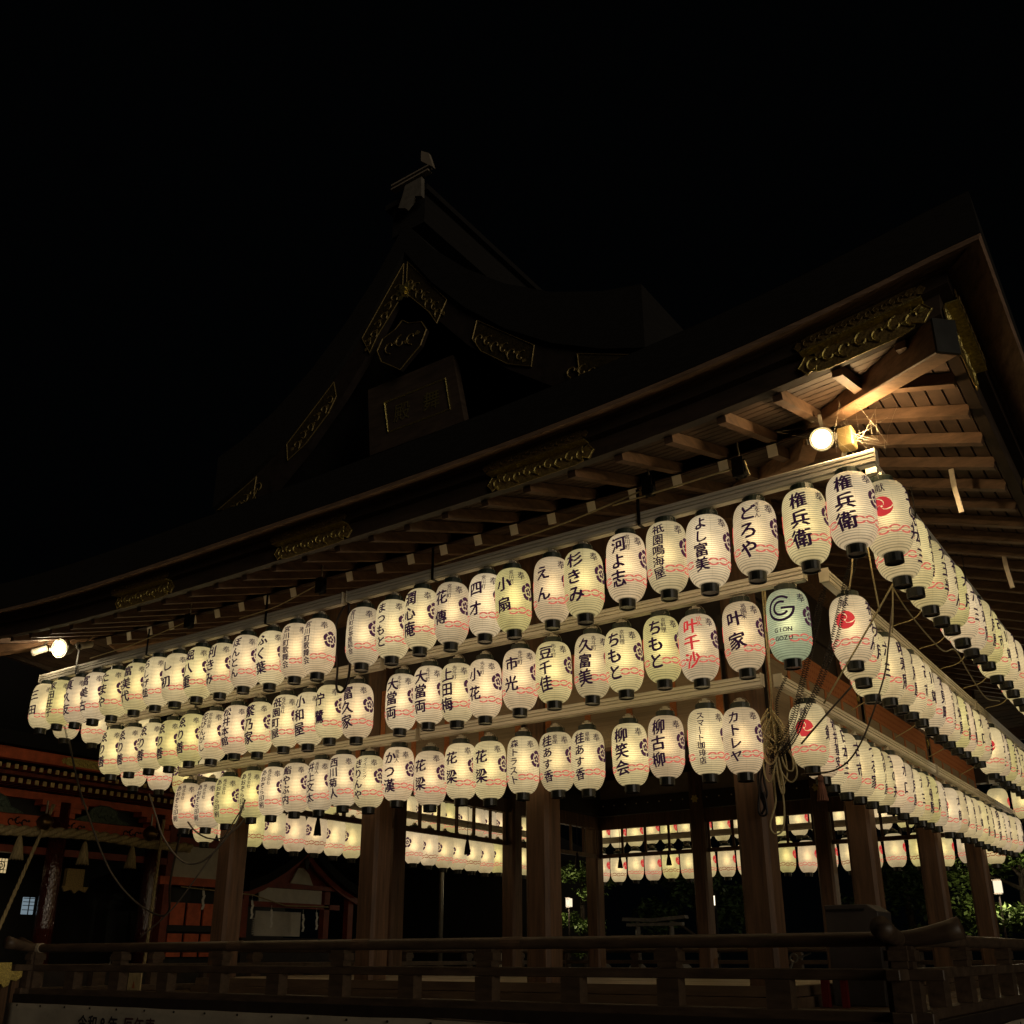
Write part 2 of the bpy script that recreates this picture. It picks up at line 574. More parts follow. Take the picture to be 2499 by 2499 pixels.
for y, xs in ((CY[3], CXD),):
    bay_beam('tie_beam', M['wood'], (xs[0] + .14, y, 4.04), (xs[3] - .14, y, 4.04), 0.12, 0.24)
bay_beam('tie_beam', M['wood'], (-8.55, CY[0] + .14, 4.04), (-8.6, CY[3] - .14, 4.04), 0.12, 0.24)
for y, x0, x1 in ((CY[0], -8.9, -1.35), (CY[3], -9.1, -1.4)):
    bay_beam('head_beam', M['wood_black'], (x0, y, 4.33), (x1, y, 4.33), 0.20, 0.32)
    bay_beam('wall_plate', M['wood'], (x0, y, 5.56), (x1, y, 5.56), 0.24, 0.30)
for x in (-8.55, -1.72):
    bay_beam('head_beam', M['wood_black'], (x, CY[0] - .3, 4.331), (x, CY[3] + .3, 4.331), 0.20, 0.318)
    bay_beam('wall_plate', M['wood'], (x, CY[0] - .3, 5.561), (x, CY[3] + .3, 5.561), 0.238, 0.298)
# dark boarding between head beam and wall plate, and the ceiling
for y in (CY[0] + 0.04, CY[3] - 0.04):
    m = MB()
    m.box(-8.55, -1.72, y - 0.02, y + 0.02, 4.48, 5.41)
    m.build('frieze_board', M['frieze' if y > 5 else 'wood_black'], stage)
for x in (-8.51, -1.76):
    m = MB()
    m.box(x - 0.02, x + 0.02, CY[0], CY[3], 4.482, 5.408)
    m.build('frieze_board', M['wood_black'], stage)
m = MB()
m.box(-8.6, -1.7, 1.7, 10.85, 4.86, 4.90)
m.build('ceiling', M['wood_black'], stage)


def lattice(p, q, y_or_x, along):
    """Rail with struts rising to the tie beam, one bay."""
    def P(s, z):
        return (s, y_or_x, z) if along == 'x' else (y_or_x, s, z)
    m = MB()
    m.beam(P(p, 3.415), P(q, 3.415), 0.07, 0.07)
    m.build('lattice_rail', M['wood'], stage)
    n = max(2, round((q - p) / 0.46))
    for i in range(n + 1):
        s = p + (q - p) * i / n
        if i in (0, n):
            s += 0.03 if i == 0 else -0.03
        m = MB()
        m.beam(P(s, 3.452), P(s, 3.918), 0.045, 0.045, up=(1, 0.3, 0))
        m.build('lattice_strut', M['wood'], stage)


for a, b in zip(CXD[:-1], CXD[1:]):
    lattice(a + .14, b - .14, CY[3], 'x')
for a, b in zip(CY[:-1], CY[1:]):
    lattice(a + .14, b - .14, -8.58, 'y')

# nails and gilt flower fittings on the head beams
def flower(c, axis, r=0.075):
    poly = []
    for k in range(36):
        a = 2 * PI * k / 36
        rr = r * (0.82 + 0.18 * math.cos(6 * a))
        poly.append((rr * math.cos(a), rr * math.sin(a)))
    m = MB()
    ax, az = ((1, 0, 0), (0, -1, 0)) if axis == 'y' else ((0, 1, 0), (1, 0, 0))
    m.prism(poly, c, ax, (0, 0, 1), az, 0.015)
    o = m.build('gilt_flower', M['gold'], stage)
    m = MB()
    cc = Vector(c) + Vector(az) * 0.015
    m.prism([(x * .45, y * .45) for x, y in poly], cc, ax, (0, 0, 1), az, 0.015)
    m.build('flower_boss', M['gold'], o)
    return o


for x in CXD[1:3]:
    flower((x, CY[3] - 0.14, 4.34), 'y')
for y in (4.75, 7.2, 7.9):
    flower((-1.60, y, 4.36), 'x', 0.085)
m = MB()
for i in range(28):
    x = -8.4 + i * 0.245
    m.lathe([(0.016, 0), (0.012, 0.012), (0.0, 0.016)], 6, (0, 0, 0))
    for v in m.v[-18:]:
        px, py, pz = v
        v.x, v.y, v.z = x + px, CY[3] - 0.105 - pz, 4.36 + py
tag(m.build('nail_heads', M['white_end'], stage), kind='stuff')

# ------------------------------------------------------------------ eaves
def z_fly(d):
    return 5.11 + (0.68 - d) * 0.33


def z_inn(d):
    return 5.33 - (d + 0.35) * 0.33


CNT = {'A': 24, 'B': 27}
for side in 'AB':
    L = side_len(side)
    for k in range(-3, CNT[side]):
        s = (L - 0.78 - 0.42 * k) if side == 'A' else (0.78 + 0.42 * k)
        if s < -0.66 or s > L + 0.66:
            continue
        e = max(s - L, -s)                                     # how far past a corner
        d0, d1 = max(-0.42, e + 0.07), 0.68
        if d1 - d0 > 0.1:
            m = MB()
            a, b = side_pt(side, s, d0, z_fly(d0) + lift(side, s, d0)), side_pt(side, s, d1, z_fly(d1) + lift(side, s, d1))
            m.beam(a, b, 0.068, 0.086)
            m.build('flying_rafter', M['wood_rafter'], stage)
        if e < -0.5:
            d0, d1 = max(-1.85, e + 0.07), -0.35
            m = MB()
            a, b = side_pt(side, s, d0, z_inn(d0) + lift(side, s, d0)), side_pt(side, s, d1, z_inn(d1) + lift(side, s, d1))
            m.beam(a, b, 0.078, 0.095)
            o = m.build('inner_rafter', M['wood_rafter'], stage)
            dv = (b - a).normalized()
            m = MB()
            m.beam(b + dv * 0.0015, b + dv * 0.012, 0.080, 0.097)
            m.build('rafter_end', M['white_end'], o)

for side in 'ABCD':
    # sheathing boards laid along the eave over both tiers of rafters
    for i in range(9):
        d0 = -0.33 + i * 0.112
        d1 = d0 + 0.098
        m = MB()
        sweep(m, side, [(d0, z_fly(d0) + .050), (d1, z_fly(d1) + .050), (d1, z_fly(d1) + .072), (d0, z_fly(d0) + .072)], 30)
        m.build('sheathing_board', M['wood_board'], stage)
    for i in range(9):
        d0 = -1.82 + i * 0.16
        d1 = d0 + 0.145
        m = MB()
        sweep(m, side, [(d0, z_inn(d0) + .050), (d1, z_inn(d1) + .050), (d1, z_inn(d1) + .072), (d0, z_inn(d0) + .072)], 30)
        m.build('sheathing_board', M['wood_board'], stage)
    # eave purlin above the inner rafter ends, two fascia boards, fine moulding, bark soffit and bark edge
    for nm, mt, cr in (
            ('eave_purlin', M['wood_board'], [(-0.47, 5.427), (-0.365, 5.392), (-0.365, 5.405), (-0.47, 5.44)]),
            ('fascia_board', M['fascia'], [(0.686, 5.112), (0.762, 5.112), (0.775, 5.245), (0.686, 5.245)]),
            ('fascia_board', M['fascia'], [(0.70, 5.248), (0.845, 5.248), (0.855, 5.325), (0.70, 5.325)]),
            ('eave_moulding', M['wood_rafter'], [(0.72, 5.328), (0.885, 5.328), (0.885, 5.345), (0.72, 5.345)]),
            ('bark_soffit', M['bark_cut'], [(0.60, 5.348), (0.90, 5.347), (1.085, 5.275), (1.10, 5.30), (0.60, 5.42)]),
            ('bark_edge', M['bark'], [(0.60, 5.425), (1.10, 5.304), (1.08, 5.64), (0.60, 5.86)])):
        m = MB()
        sweep(m, side, cr, 44)
        m.build(nm, mt, stage)
    m = MB()
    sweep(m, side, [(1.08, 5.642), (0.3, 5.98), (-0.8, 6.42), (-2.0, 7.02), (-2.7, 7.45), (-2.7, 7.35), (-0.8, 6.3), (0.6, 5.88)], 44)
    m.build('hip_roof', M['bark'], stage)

# hip rafter at the near corner: flying hip above, stub of the lower hip under it
def diag(e, z):
    return Vector((e, -e, z))


def hip_rafter(f):
    m = MB()
    w = Vector((1, 1, 0)).normalized()
    if f == 'near':
        T = lambda e, z: diag(e, z)
    else:
        T = lambda e, z: Vector((-LA - e, -e, z))
        w = Vector((-1, 1, 0)).normalized()
    prof = [(-1.7, 5.95), (-0.2, 5.42), (0.20, 5.29), (0.76, 5.10), (0.76, 5.34), (0.60, 5.42), (-0.1, 5.66), (-1.7, 6.2)]
    n = len(prof)
    b = len(m.v)
    for sgn in (-1, 1):
        for e, z in prof:
            m.v.append(T(e, z) + w * (0.075 * sgn))
    m.face(tuple(b + i for i in range(n)))
    m.face(tuple(b + n + i for i in reversed(range(n))))
    for i in range(n):
        j = (i + 1) % n
        m.face((b + i, b + n + i, b + n + j, b + j))
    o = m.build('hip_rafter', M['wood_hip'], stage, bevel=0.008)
    m = MB()
    m.v += [T(0.762, 5.10) + w * 0.08, T(0.762, 5.10) - w * 0.08, T(0.762, 5.345) - w * 0.08, T(0.762, 5.345) + w * 0.08,
            T(0.775, 5.10) + w * 0.08, T(0.775, 5.10) - w * 0.08, T(0.775, 5.345) - w * 0.08, T(0.775, 5.345) + w * 0.08]
    for q in ((0, 1, 2, 3), (7, 6, 5, 4), (0, 4, 5, 1), (1, 5, 6, 2), (2, 6, 7, 3), (3, 7, 4, 0)):
        m.face(q)
    m.build('hip_end_cap', M['metal_dark'], o)
    m = MB()
    prof = [(-1.7, 5.72), (-0.60, 5.34), (-0.52, 5.42), (-0.52, 5.50), (-1.7, 5.9)]
    n = len(prof)
    for sgn in (-1, 1):
        for e, z in prof:
            m.v.append(T(e, z) + w * (0.07 * sgn))
    m.face(tuple(range(n)))
    m.face(tuple(n + i for i in reversed(range(n))))
    for i in range(n):
        j = (i + 1) % n
        m.face((i, n + i, n + j, j))
    m.build('lower_hip_rafter', M['wood_hip'], stage, bevel=0.008)


hip_rafter('near')
hip_rafter('left')


# gilt fittings on the fascia boards
def lobed(L, h):
    """Outline of a plate with a trefoil at each end."""
    pts = []
    for sx in (1, -1):
        e = []
        for x, y in ((L / 2 - h * 1.0, -h / 2), (L / 2 - h * .55, -h * .42), (L / 2 - h * .6, -h * .2), (L / 2 - h * .2, -h * .40), (L / 2 - .02 * h, -h * .15),
                     (L / 2 + h * .12, 0), (L / 2 - .02 * h, h * .15), (L / 2 - h * .2, h * .40), (L / 2 - h * .6, h * .2), (L / 2 - h * .55, h * .42), (L / 2 - h * 1.0, h / 2)):
            e.append((x, y))
        if sx == 1:
            pts += e
        else:
            pts += [(-x, -y) for x, y in e]
    return pts


def scrolls(mb, o, ax, ay, az, L, h, r=0.0045):
    """Vine of spirals in relief."""
    o, ax, ay, az = Vector(o), Vector(ax), Vector(ay), Vector(az)
    n = max(3, int(L / (h * 0.62)))
    for i in range(n):
        x0 = -L / 2 + L * (i + 0.5) / n
        sg = 1 if i % 2 else -1
        pts = []
        for k in range(11):
            t = k / 10
            an = sg * (t * 4.6) + (PI / 2) * sg
            rad = h * 0.40 * (1 - 0.8 * t)
            pts.append(o + ax * (x0 + rad * math.cos(an)) + ay * (rad * math.sin(an) * 0.95) + az * 0.006)
        mb.tube(pts, r, 4)
        lf = [(0, 0), (h * .16, h * .06), (h * .10, h * .16), (0, h * .24), (-h * .10, h * .16), (-h * .16, h * .06)]
        mb.prism([(x, y * -sg) for x, y in lf], o + ax * (x0 + L / n * 0.5) + az * 0.002, ax, ay, az, 0.006)


def fitting(side, s, L, h1=0.155, h2=0.080):
    L0 = side_len(side)
    dirs = {'A': (Vector((1, 0, 0)), Vector((0, -1, 0))), 'B': (Vector((0, 1, 0)), Vector((1, 0, 0)))}[side]
    ax, az = dirs
    lz = lift(side, s, 0.75)
    sl = (lift(side, s + L / 2, .75) - lift(side, s - L / 2, .75)) / L
    ax = (ax + Vector((0, 0, sl))).normalized()
    up = Vector((0, 0, 1))
    c1 = side_pt(side, s, 0.777, 5.172 + lz)
    m = MB()
    m.prism(lobed(L, h1), c1, ax, up, az, 0.008)
    o = m.build('gilt_fitting', M['gold_dark'], stage)
    m = MB()
    scrolls(m, c1 + az * 0.008, ax, up, az, L * 0.90, h1 * 0.92, 0.0065)
    out = lobed(L * 0.985, h1 * 0.93)
    m.tube([c1 + az * 0.010 + ax * x + up * y for x, y in out + out[:1]], 0.004, 4)
    m.build('scroll_relief', M['gold'], o)
    c2 = side_pt(side, s, 0.856, 5.288 + lz)
    m = MB()
    m.prism(lobed(L, h2), c2, ax, up, az, 0.006)
    scrolls(m, c2 + az * 0.006, ax, up, az, L * 0.86, h2, 0.004)
    m.build('upper_plate', M['gold_dark'], o)
    m = MB()                                                   # bright gilt strip facing down on the second fascia's underside
    m.obox(side_pt(side, s, 0.826, 5.240 + lz), (ax, az, up), (L * 0.47, 0.040, 0.0055))
    m.build('gilt_strip', M['gold'], o)


for x in (-2.27, -4.78, -7.28):
    fitting('A', LA + x, 0.98)
for s in (2.3, 4.8):
    fitting('B', s, 0.98)
# corner fittings: plates wrapping the fascia corner on both sides
fitting('A', LA + 0.28, 0.86, 0.19, 0.085)
fitting('B', -0.28, 0.86, 0.19, 0.085)
fitting('A', -0.28, 0.86, 0.19, 0.085)

# upper roof and gable
GX, GY = -5.2, 0.80
GC = [(0.0, 9.62), (0.45, 8.98), (0.95, 8.42), (1.5, 7.92), (2.1, 7.5), (2.7, 7.2), (3.15, 7.04)]
m = MB()
k = len(GC)
prof = [(GX - x, z + 0.45 + 0.05 * i) for i, (x, z) in enumerate(GC)][::-1] + [(GX + x, z + 0.45 + 0.05 * i) for i, (x, z) in enumerate(GC)][1:]
low = [(GX + x, z + 0.02) for x, z in GC][::-1] + [(GX - x, z + 0.02) for x, z in GC][1:]
m.prism([(x, z) for x, z in prof + low], (0, GY - 0.05, 0), (1, 0, 0), (0, 0, 1), (0, 1, 0), 10.95)
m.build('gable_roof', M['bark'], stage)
for sg in (-1, 1):
    m = MB()
    out = [(GX + sg * x, z) for x, z in GC] + [(GX + sg * x, z - 0.40 - 0.02 * i) for i, (x, z) in enumerate(GC)][::-1]
    m.prism(out, (0, GY, 0), (1, 0, 0), (0, 0, 1), (0, 1, 0), 0.10)
    m.build('bargeboard', M['wood_black'], stage)
m = MB()
m.prism([(GX - 2.9, 6.9), (GX + 2.9, 6.9), (GX + 1.5, 7.8), (GX, 9.5), (GX - 1.5, 7.8)], (0, 2.4, 0), (1, 0, 0), (0, 0, 1), (0, 1, 0), 0.1)
m.build('gable_wall', M['wood_black'], stage)


def barge_plate(pts_rel, t=0.012):
    m = MB()
    m.prism(pts_rel, (0, GY - 0.002, 0), (1, 0, 0), (0, 0, 1), (0, -1, 0), t)
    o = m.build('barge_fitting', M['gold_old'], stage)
    cx = sum(p[0] for p in pts_rel) / len(pts_rel)
    cz = sum(p[1] for p in pts_rel) / len(pts_rel)
    a, b = Vector(pts_rel[0]), Vector(pts_rel[1])
    dx = (b - a).normalized()
    ax = Vector((dx.x, 0, dx.y))
    ay = Vector((-dx.y, 0, dx.x))
    m = MB()
    scrolls(m, (cx, GY - 0.014, cz), ax, ay, Vector((0, -1, 0)), (b - a).length * 0.85, 0.20, 0.008)
    loop = pts_rel + pts_rel[:1]
    m.tube([(x, GY - 0.018, z) for x, z in loop], 0.007, 4)
    m.build('scroll_relief', M['gold_old_relief'], o)


for sg in (-1, 1):
    X = lambda x: GX + sg * x
    P2 = lambda a, b: [(X(a[0]), a[1]), (X(b[0]), b[1])]
    barge_plate([(X(0.03), 9.50), (X(0.66), 8.68), (X(0.52), 8.42), (X(0.40), 8.62), (X(0.03), 9.04)])
    barge_plate([(X(1.10), 8.22), (X(1.86), 7.60), (X(1.82), 7.36), (X(1.52), 7.50), (X(1.16), 7.80), (X(1.04), 8.0)])
    barge_plate([(X(2.38), 7.30), (X(3.08), 7.02), (X(2.72), 6.94), (X(2.50), 6.98), (X(2.28), 6.86), (X(2.40), 7.06)])
flower((GX, GY - 0.02, 9.08), 'y', 0.13)
m = MB()
geg = [(0, 0.34), (0.10, 0.26), (0.30, 0.20), (0.38, 0.06), (0.30, -0.12), (0.16, -0.22), (0, -0.34), (-0.16, -0.22), (-0.30, -0.12), (-0.38, 0.06), (-0.30, 0.20), (-0.10, 0.26)]
m.prism(geg, (GX, GY + 0.02, 8.32), (1, 0, 0), (0, 0, 1), (0, -1, 0), 0.05)
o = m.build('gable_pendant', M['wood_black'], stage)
m = MB()
m.tube([(GX + x, GY - 0.034, 8.32 + z) for x, z in geg + geg[:1]], 0.008, 4)
scrolls(m, (GX, GY - 0.034, 8.36), (1, 0, 0), (0, 0, 1), (0, -1, 0), 0.5, 0.26, 0.008)
m.build('pendant_relief', M['gold_old_relief'], o)
# ridge box and ridge-end tile
m = MB()
m.box(GX - 0.26, GX + 0.26, GY + 0.0, 11.4, 10.0, 10.42)
m.box(GX - 0.34, GX + 0.34, GY - 0.06, 11.4, 10.42, 10.50)
m.build('ridge', M['bark'], stage)
m = MB()
m.prism([(-0.20, -0.30), (-0.08, -0.36), (0.07, -0.25), (0.17, -0.30), (0.16, 0.0), (-0.10, 0.0), (-0.14, -0.14)], (GX + 0.15, GY - 0.08, 10.56), (1, 0, 0), (0, 0, 1), (0, -1, 0), 0.06)
o = m.build('ridge_end_tile', M['stone_dark'], stage)
for zz in (10.60, 10.66):
    m = MB()
    m.box(GX - 0.18, GX + 0.42, GY - 0.15, GY - 0.07, zz, zz + 0.022)
    m.build('tile_band', M['frieze'], o)
m = MB()
m.prism([(0.30, 0.2), (0.5, 0.0), (0.42, 0.26), (0.30, 0.36)], (GX, GY - 0.1, 10.60), (1, 0, 0), (0, 0, 1), (0, -1, 0), 0.05)
m.build('tile_horn', M['frieze'], o)

# ------------------------------------------------------------------ writing
GL = {}
_fc = bpy.data.curves.new('glyph', 'FONT')
_fo = bpy.data.objects.new('glyph', _fc)
COL.objects.link(_fo)


def glyph(ch, weight):
    """2D outline of one character, centred, about one unit wide."""
    key = (ch, weight)
    if key in GL:
        return GL[key]
    _fc.body = ch
    _fc.resolution_u = 2
    _fc.offset = weight
    dg = bpy.context.evaluated_depsgraph_get()
    dg.update()
    ev = _fo.evaluated_get(dg)
    me = ev.to_mesh()
    vs = [(v.co.x, v.co.y) for v in me.vertices]
    fs = [tuple(p.vertices) for p in me.polygons]
    ev.to_mesh_clear()
    if vs:
        w = max(v[0] for v in vs) + min(v[0] for v in vs)
        cx = w / 2 if ord(ch) < 0x2000 else 0.5
        cy = 0.35 if ord(ch) < 0x2000 else 0.38
        vs = [(x - cx, y - cy) for x, y in vs]
    GL[key] = (vs, fs)
    return GL[key]


def lay(vs, fs, ch, u, z, size, rnd, weight=0.012, brush=True, sx=1.0):
    """One character; weight thickens it by laying shifted copies a hair above each other."""
    gv, gf = glyph(ch, 0.0)
    a = rnd.uniform(-0.07, 0.07) if brush else 0
    sh = rnd.uniform(-0.22, -0.02) if brush else 0
    kx = sx * (rnd.uniform(0.92, 1.08) if brush else 1)
    ky = rnd.uniform(0.92, 1.06) if brush else 1
    if ch == 'ー':
        a += PI / 2
    ca, sa = math.cos(a), math.sin(a)
    w = weight
    copies = [(0, 0)] if w < 0.004 else ([(-w, -w * .3), (w, w * .3)] if w < 0.016 else [(-w, -w * .45), (w, -w * .1), (0, w * .75)])
    for ly, (ox, oy) in enumerate(copies):
        b = len(vs)
        for x, y in gv:
            x += ox
            y += oy
            y2 = (y + x * 0.10 * (1 if brush else 0)) * ky
            x2 = (x + sh * y * 0.5) * kx
            vs.append((u + size * (x2 * ca - y2 * sa), z + size * (x2 * sa + y2 * ca), ly))
        fs += [tuple(b + i for i in f) for f in gf]


RB = 0.162


def body_r(z):
    """Lantern radius at height z (0 at the bottom of the paper)."""
    t = min(1.0, max(0.0, z / BODY_H))
    lo, hi, mid = 0.066, 0.086, 0.162
    if t < 0.32:
        q = 1 - t / 0.32
        return lo + (mid - 0.003 - lo) * math.sqrt(max(0.0, 1 - q ** 2.05))
    if t > 0.73:
        q = (t - 0.73) / 0.27
        return hi + (mid - 0.003 - hi) * math.sqrt(max(0.0, 1 - q ** 2.2))
    return mid - 0.003 + 0.003 * math.sin(PI * (t - 0.32) / 0.41)


def wrap_mesh(name, vs, fs, theta0, mat, cut_u=0.022, cut_z=0.014, eps=0.0042):
    """Cut a flat figure finely enough and roll it round the lantern body at angle theta0 (0 = name side)."""
    bm = bmesh.new()
    bv = [bm.verts.new((v[0], (v[2] if len(v) > 2 else 0) * 0.0006, v[1])) for v in vs]
    for f in fs:
        try:
            bm.faces.new([bv[i] for i in f])
        except ValueError:
            pass
    us = [v[0] for v in vs]
    zs = [v[1] for v in vs]
    u = math.ceil(min(us) / cut_u) * cut_u
    while u < max(us):
        bmesh.ops.bisect_plane(bm, geom=bm.verts[:] + bm.edges[:] + bm.faces[:], plane_co=(u, 0, 0), plane_no=(1, 0, 0))
        u += cut_u
    z = math.ceil(min(zs) / cut_z) * cut_z
    while z < max(zs):
        if z < 0.18 or z > 0.39:
            bmesh.ops.bisect_plane(bm, geom=bm.verts[:] + bm.edges[:] + bm.faces[:], plane_co=(0, 0, z), plane_no=(0, 0, 1))
        z += cut_z
    for v in bm.verts:
        th = theta0 + v.co.x / RB
        r = body_r(v.co.z) + eps + v.co.y
        v.co = Vector((r * math.sin(th), -r * math.cos(th), v.co.z))
    me = bpy.data.meshes.new(name)
    bm.to_mesh(me)
    bm.free()
    me.materials.append(mat)
    return me


def ring_poly(vs, fs, cu, cz, r0, r1, a0, a1, n=8, sx=1.0, sz=1.0):
    b = len(vs)
    for i in range(n + 1):
        a = a0 + (a1 - a0) * i / n
        for r in (r0, r1):
            vs.append((cu + r * math.cos(a) * sx, cz + r * math.sin(a) * sz))
    for i in range(n):
        fs.append((b + 2 * i, b + 2 * i + 1, b + 2 * i + 3, b + 2 * i + 2))


TH = R(89)
# melon-and-flower crest
vs, fs = [], []
for i in range(5):
    a = PI / 2 + i * 2 * PI / 5
    n = 8
    b = len(vs)
    for j in range(n + 1):
        q = j / n
        an = a + (q - 0.5) * (2 * PI / 5) * 0.88
        bul = 0.008 * math.sin(PI * q)
        for r in (0.044 + bul * 0.6, 0.072 + bul):
            vs.append((r * math.cos(an), 0.315 + r * math.sin(an) * 1.04))
    for j in range(n):
        fs.append((b + 2 * j, b + 2 * j + 1, b + 2 * j + 3, b + 2 * j + 2))
for i in range(5):
    a = PI / 2 + i * 2 * PI / 5
    ca, sa = math.cos(a), math.sin(a)
    pet = [(0.006, 0), (0.015, -0.011), (0.028, -0.012), (0.034, -0.004), (0.029, 0.0), (0.034, 0.004), (0.028, 0.012), (0.015, 0.011)]
    b = len(vs)
    vs += [((x * ca - y * sa) * 1.12, 0.315 + (x * sa + y * ca) * 1.12) for x, y in pet]
    fs.append(tuple(range(b, b + len(pet))))
MESH_CREST = wrap_mesh('crest', vs, fs, TH, M['ink_crest'])
# three-comma whirl
vs, fs = [], []
for k in range(3):
    n = 12
    b = len(vs)
    for j in range(n + 1):
        r = 0.076 * (0.10 + 0.90 * j / n)
        tw = 2.1 * (r / 0.076) ** 0.8
        gap = 0.06 + 0.17 * (1 - abs(2 * j / n - 1.1))
        a0 = k * 2 * PI / 3 + tw + gap
        a1 = (k + 1) * 2 * PI / 3 + tw - 0.05
        for q in range(9):
            a = a0 + (a1 - a0) * q / 8
            vs.append((r * math.cos(a), 0.315 + r * math.sin(a)))
    for j in range(n):
        for q in range(8):
            p = b + j * 9 + q
            fs.append((p, p + 1, p + 10, p + 9))
MESH_TOMOE = wrap_mesh('whirl_crest', vs, fs, -TH, M['ink_red'], cut_u=0.03)
MESH_TOMOE_F = wrap_mesh('whirl_crest_faded', vs, fs, -TH, M['ink_red_faded'], cut_u=0.03)
# dedication characters above the two crests
vs, fs = [], []
rr = random.Random(3)
lay(vs, fs, '奉', (R(63)) * RB, 0.455, 0.080, rr, 0.010)
MESH_DED = wrap_mesh('dedication', vs, fs, 0, M['ink'])
vs, fs = [], []
lay(vs, fs, '献', -(R(88)) * RB, 0.462, 0.076, rr, 0.008)
MESH_DED2 = wrap_mesh('dedication', vs, fs, 0, M['ink'])
# chain band: linked loops running round the body outside the name
vs, fs = [], []
th = R(33)
i = 0
while th < 2 * PI - R(33):
    u = th * RB
    up = 0.004 if i % 2 else -0.004
    n = 10
    b = len(vs)
    ring_poly(vs, fs, u, 0.136 + up, 0.0215, 0.0345, 0.45, PI - 0.25, 6, 1.32, 0.84)
    ring_poly(vs, fs, u, 0.136 + up, 0.0215, 0.0345, PI + 0.45, 2 * PI - 0.25, 6, 1.32, 0.84)
    if i % 2:
        ring_poly(vs, fs, u + 0.041, 0.136, 0.0, 0.0055, 0, 2 * PI, 6)
    th += 0.082 / RB
    i += 1
MESH_CHAIN = wrap_mesh('chain_band', vs, fs, 0, M['ink_red_faded'], cut_u=9)
MESH_CHAIN_D = wrap_mesh('chain_band_dark', vs, fs, 0, ink_mat('brown red print', (0.12, 0.03, 0.02), (0.26, 0.075, 0.03)), cut_u=9)

# body, caps, wire
def lantern_body(mat):
    m = MB()
    pr = []
    for i in range(RIBS):
        for q, dr in ((0.0, -0.0012), (0.25, 0.0006), (0.5, 0.0010), (0.75, 0.0006)):
            z = (i + q) / RIBS * BODY_H
            pr.append((body_r(z) + dr, z))
    pr.append((body_r(BODY_H), BODY_H))
    m.lathe(pr, 26, caps=False)
    return m.mesh('lantern_paper', mat, smooth=True)


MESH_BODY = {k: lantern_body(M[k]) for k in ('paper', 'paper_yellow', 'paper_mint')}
m = MB()
m.lathe([(0.0, -0.058), (0.058, -0.058), (0.058, -0.066), (0.0665, -0.066), (0.0675, 0.004), (0.060, 0.006)], 20)
MESH_CAPB = m.mesh('bottom_cap', M['cap'])
m = MB()
m.lathe([(0.0865, BODY_H - 0.006), (0.086, BODY_H + 0.045), (0.080, BODY_H + 0.052), (0.030, BODY_H + 0.050), (0.0, BODY_H + 0.050)], 20)
MESH_CAPT = m.mesh('top_cap', M['cap_green'])
m = MB()
m.tube([(0.088 * math.cos(a), 0, BODY_H + 0.02 + 0.085 * math.sin(a)) for a in [PI * i / 10 for i in range(11)]], 0.0022, 4)
MESH_BAIL = m.mesh('bail_wire', M['metal'])
m = MB()
m.box(-0.045, 0.045, -0.016, 0.016, BODY_H + 0.053, BODY_H + 0.082)
m.box(-0.018, 0.018, -0.018, 0.018, BODY_H + 0.083, BODY_H + 0.10)
MESH_SOCK = m.mesh('lamp_socket', M['white_plastic'])

m = MB()
m.lathe([(0.0, 0.20), (0.03, 0.21), (0.045, 0.25), (0.046, 0.29), (0.034, 0.33), (0.018, 0.37), (0.016, 0.42), (0.0, 0.42)], 10, caps=False)
MESH_BULB = m.mesh('bulb', M['bulb'], smooth=True)

TEXT_CACHE = {}


def lettering(main, side, red, seed, style='brush'):
    key = (main, side, red, style)
    if key in TEXT_CACHE:
        return TEXT_CACHE[key]
    rr = random.Random(seed)
    vs, fs = [], []
    if style == 'logo':
        ring_poly(vs, fs, 0, 0.375, 0.084, 0.104, R(52), R(358), 34)
        ring_poly(vs, fs, 0, 0.375, 0.044, 0.062, R(58), R(330), 24)
        b = len(vs)
        vs += [(0.0, 0.384), (0.0, 0.366), (0.104, 0.366), (0.104, 0.384)]
        fs.append((b, b + 1, b + 2, b + 3))
        for row, z in (('GION', 0.205), ('GOZU', 0.140)):
            for i, ch in enumerate(row):
                lay(vs, fs, ch, -0.052 + i * 0.035, z, 0.046, rr, 0.03, False)
    else:
        n = len(main)
        top, bot = 0.505, 0.065
        if side and n <= 3:
            top = 0.495
        pitch = (top - bot) / n
        size = min(0.140, pitch * 1.0)
        if n == 2:
            pitch, top = 0.185, 0.478
        for i, ch in enumerate(main):
            z = top - pitch * (i + 0.5)
            wt = 0.036 if n < 5 else 0.027
            lay(vs, fs, ch, -0.006 + rr.uniform(-.004, .004), z, size, rr, wt, True, 1.12 if n > 4 else 1.0)
        for i, ch in enumerate(side or ''):
            lay(vs, fs, ch, 0.072, 0.485 - 0.046 * i, 0.047, rr, 0.015, True)
    me = wrap_mesh('lettering', vs, fs, R(4), M['ink_red'] if red else M['ink'])
    TEXT_CACHE[key] = me
    return me


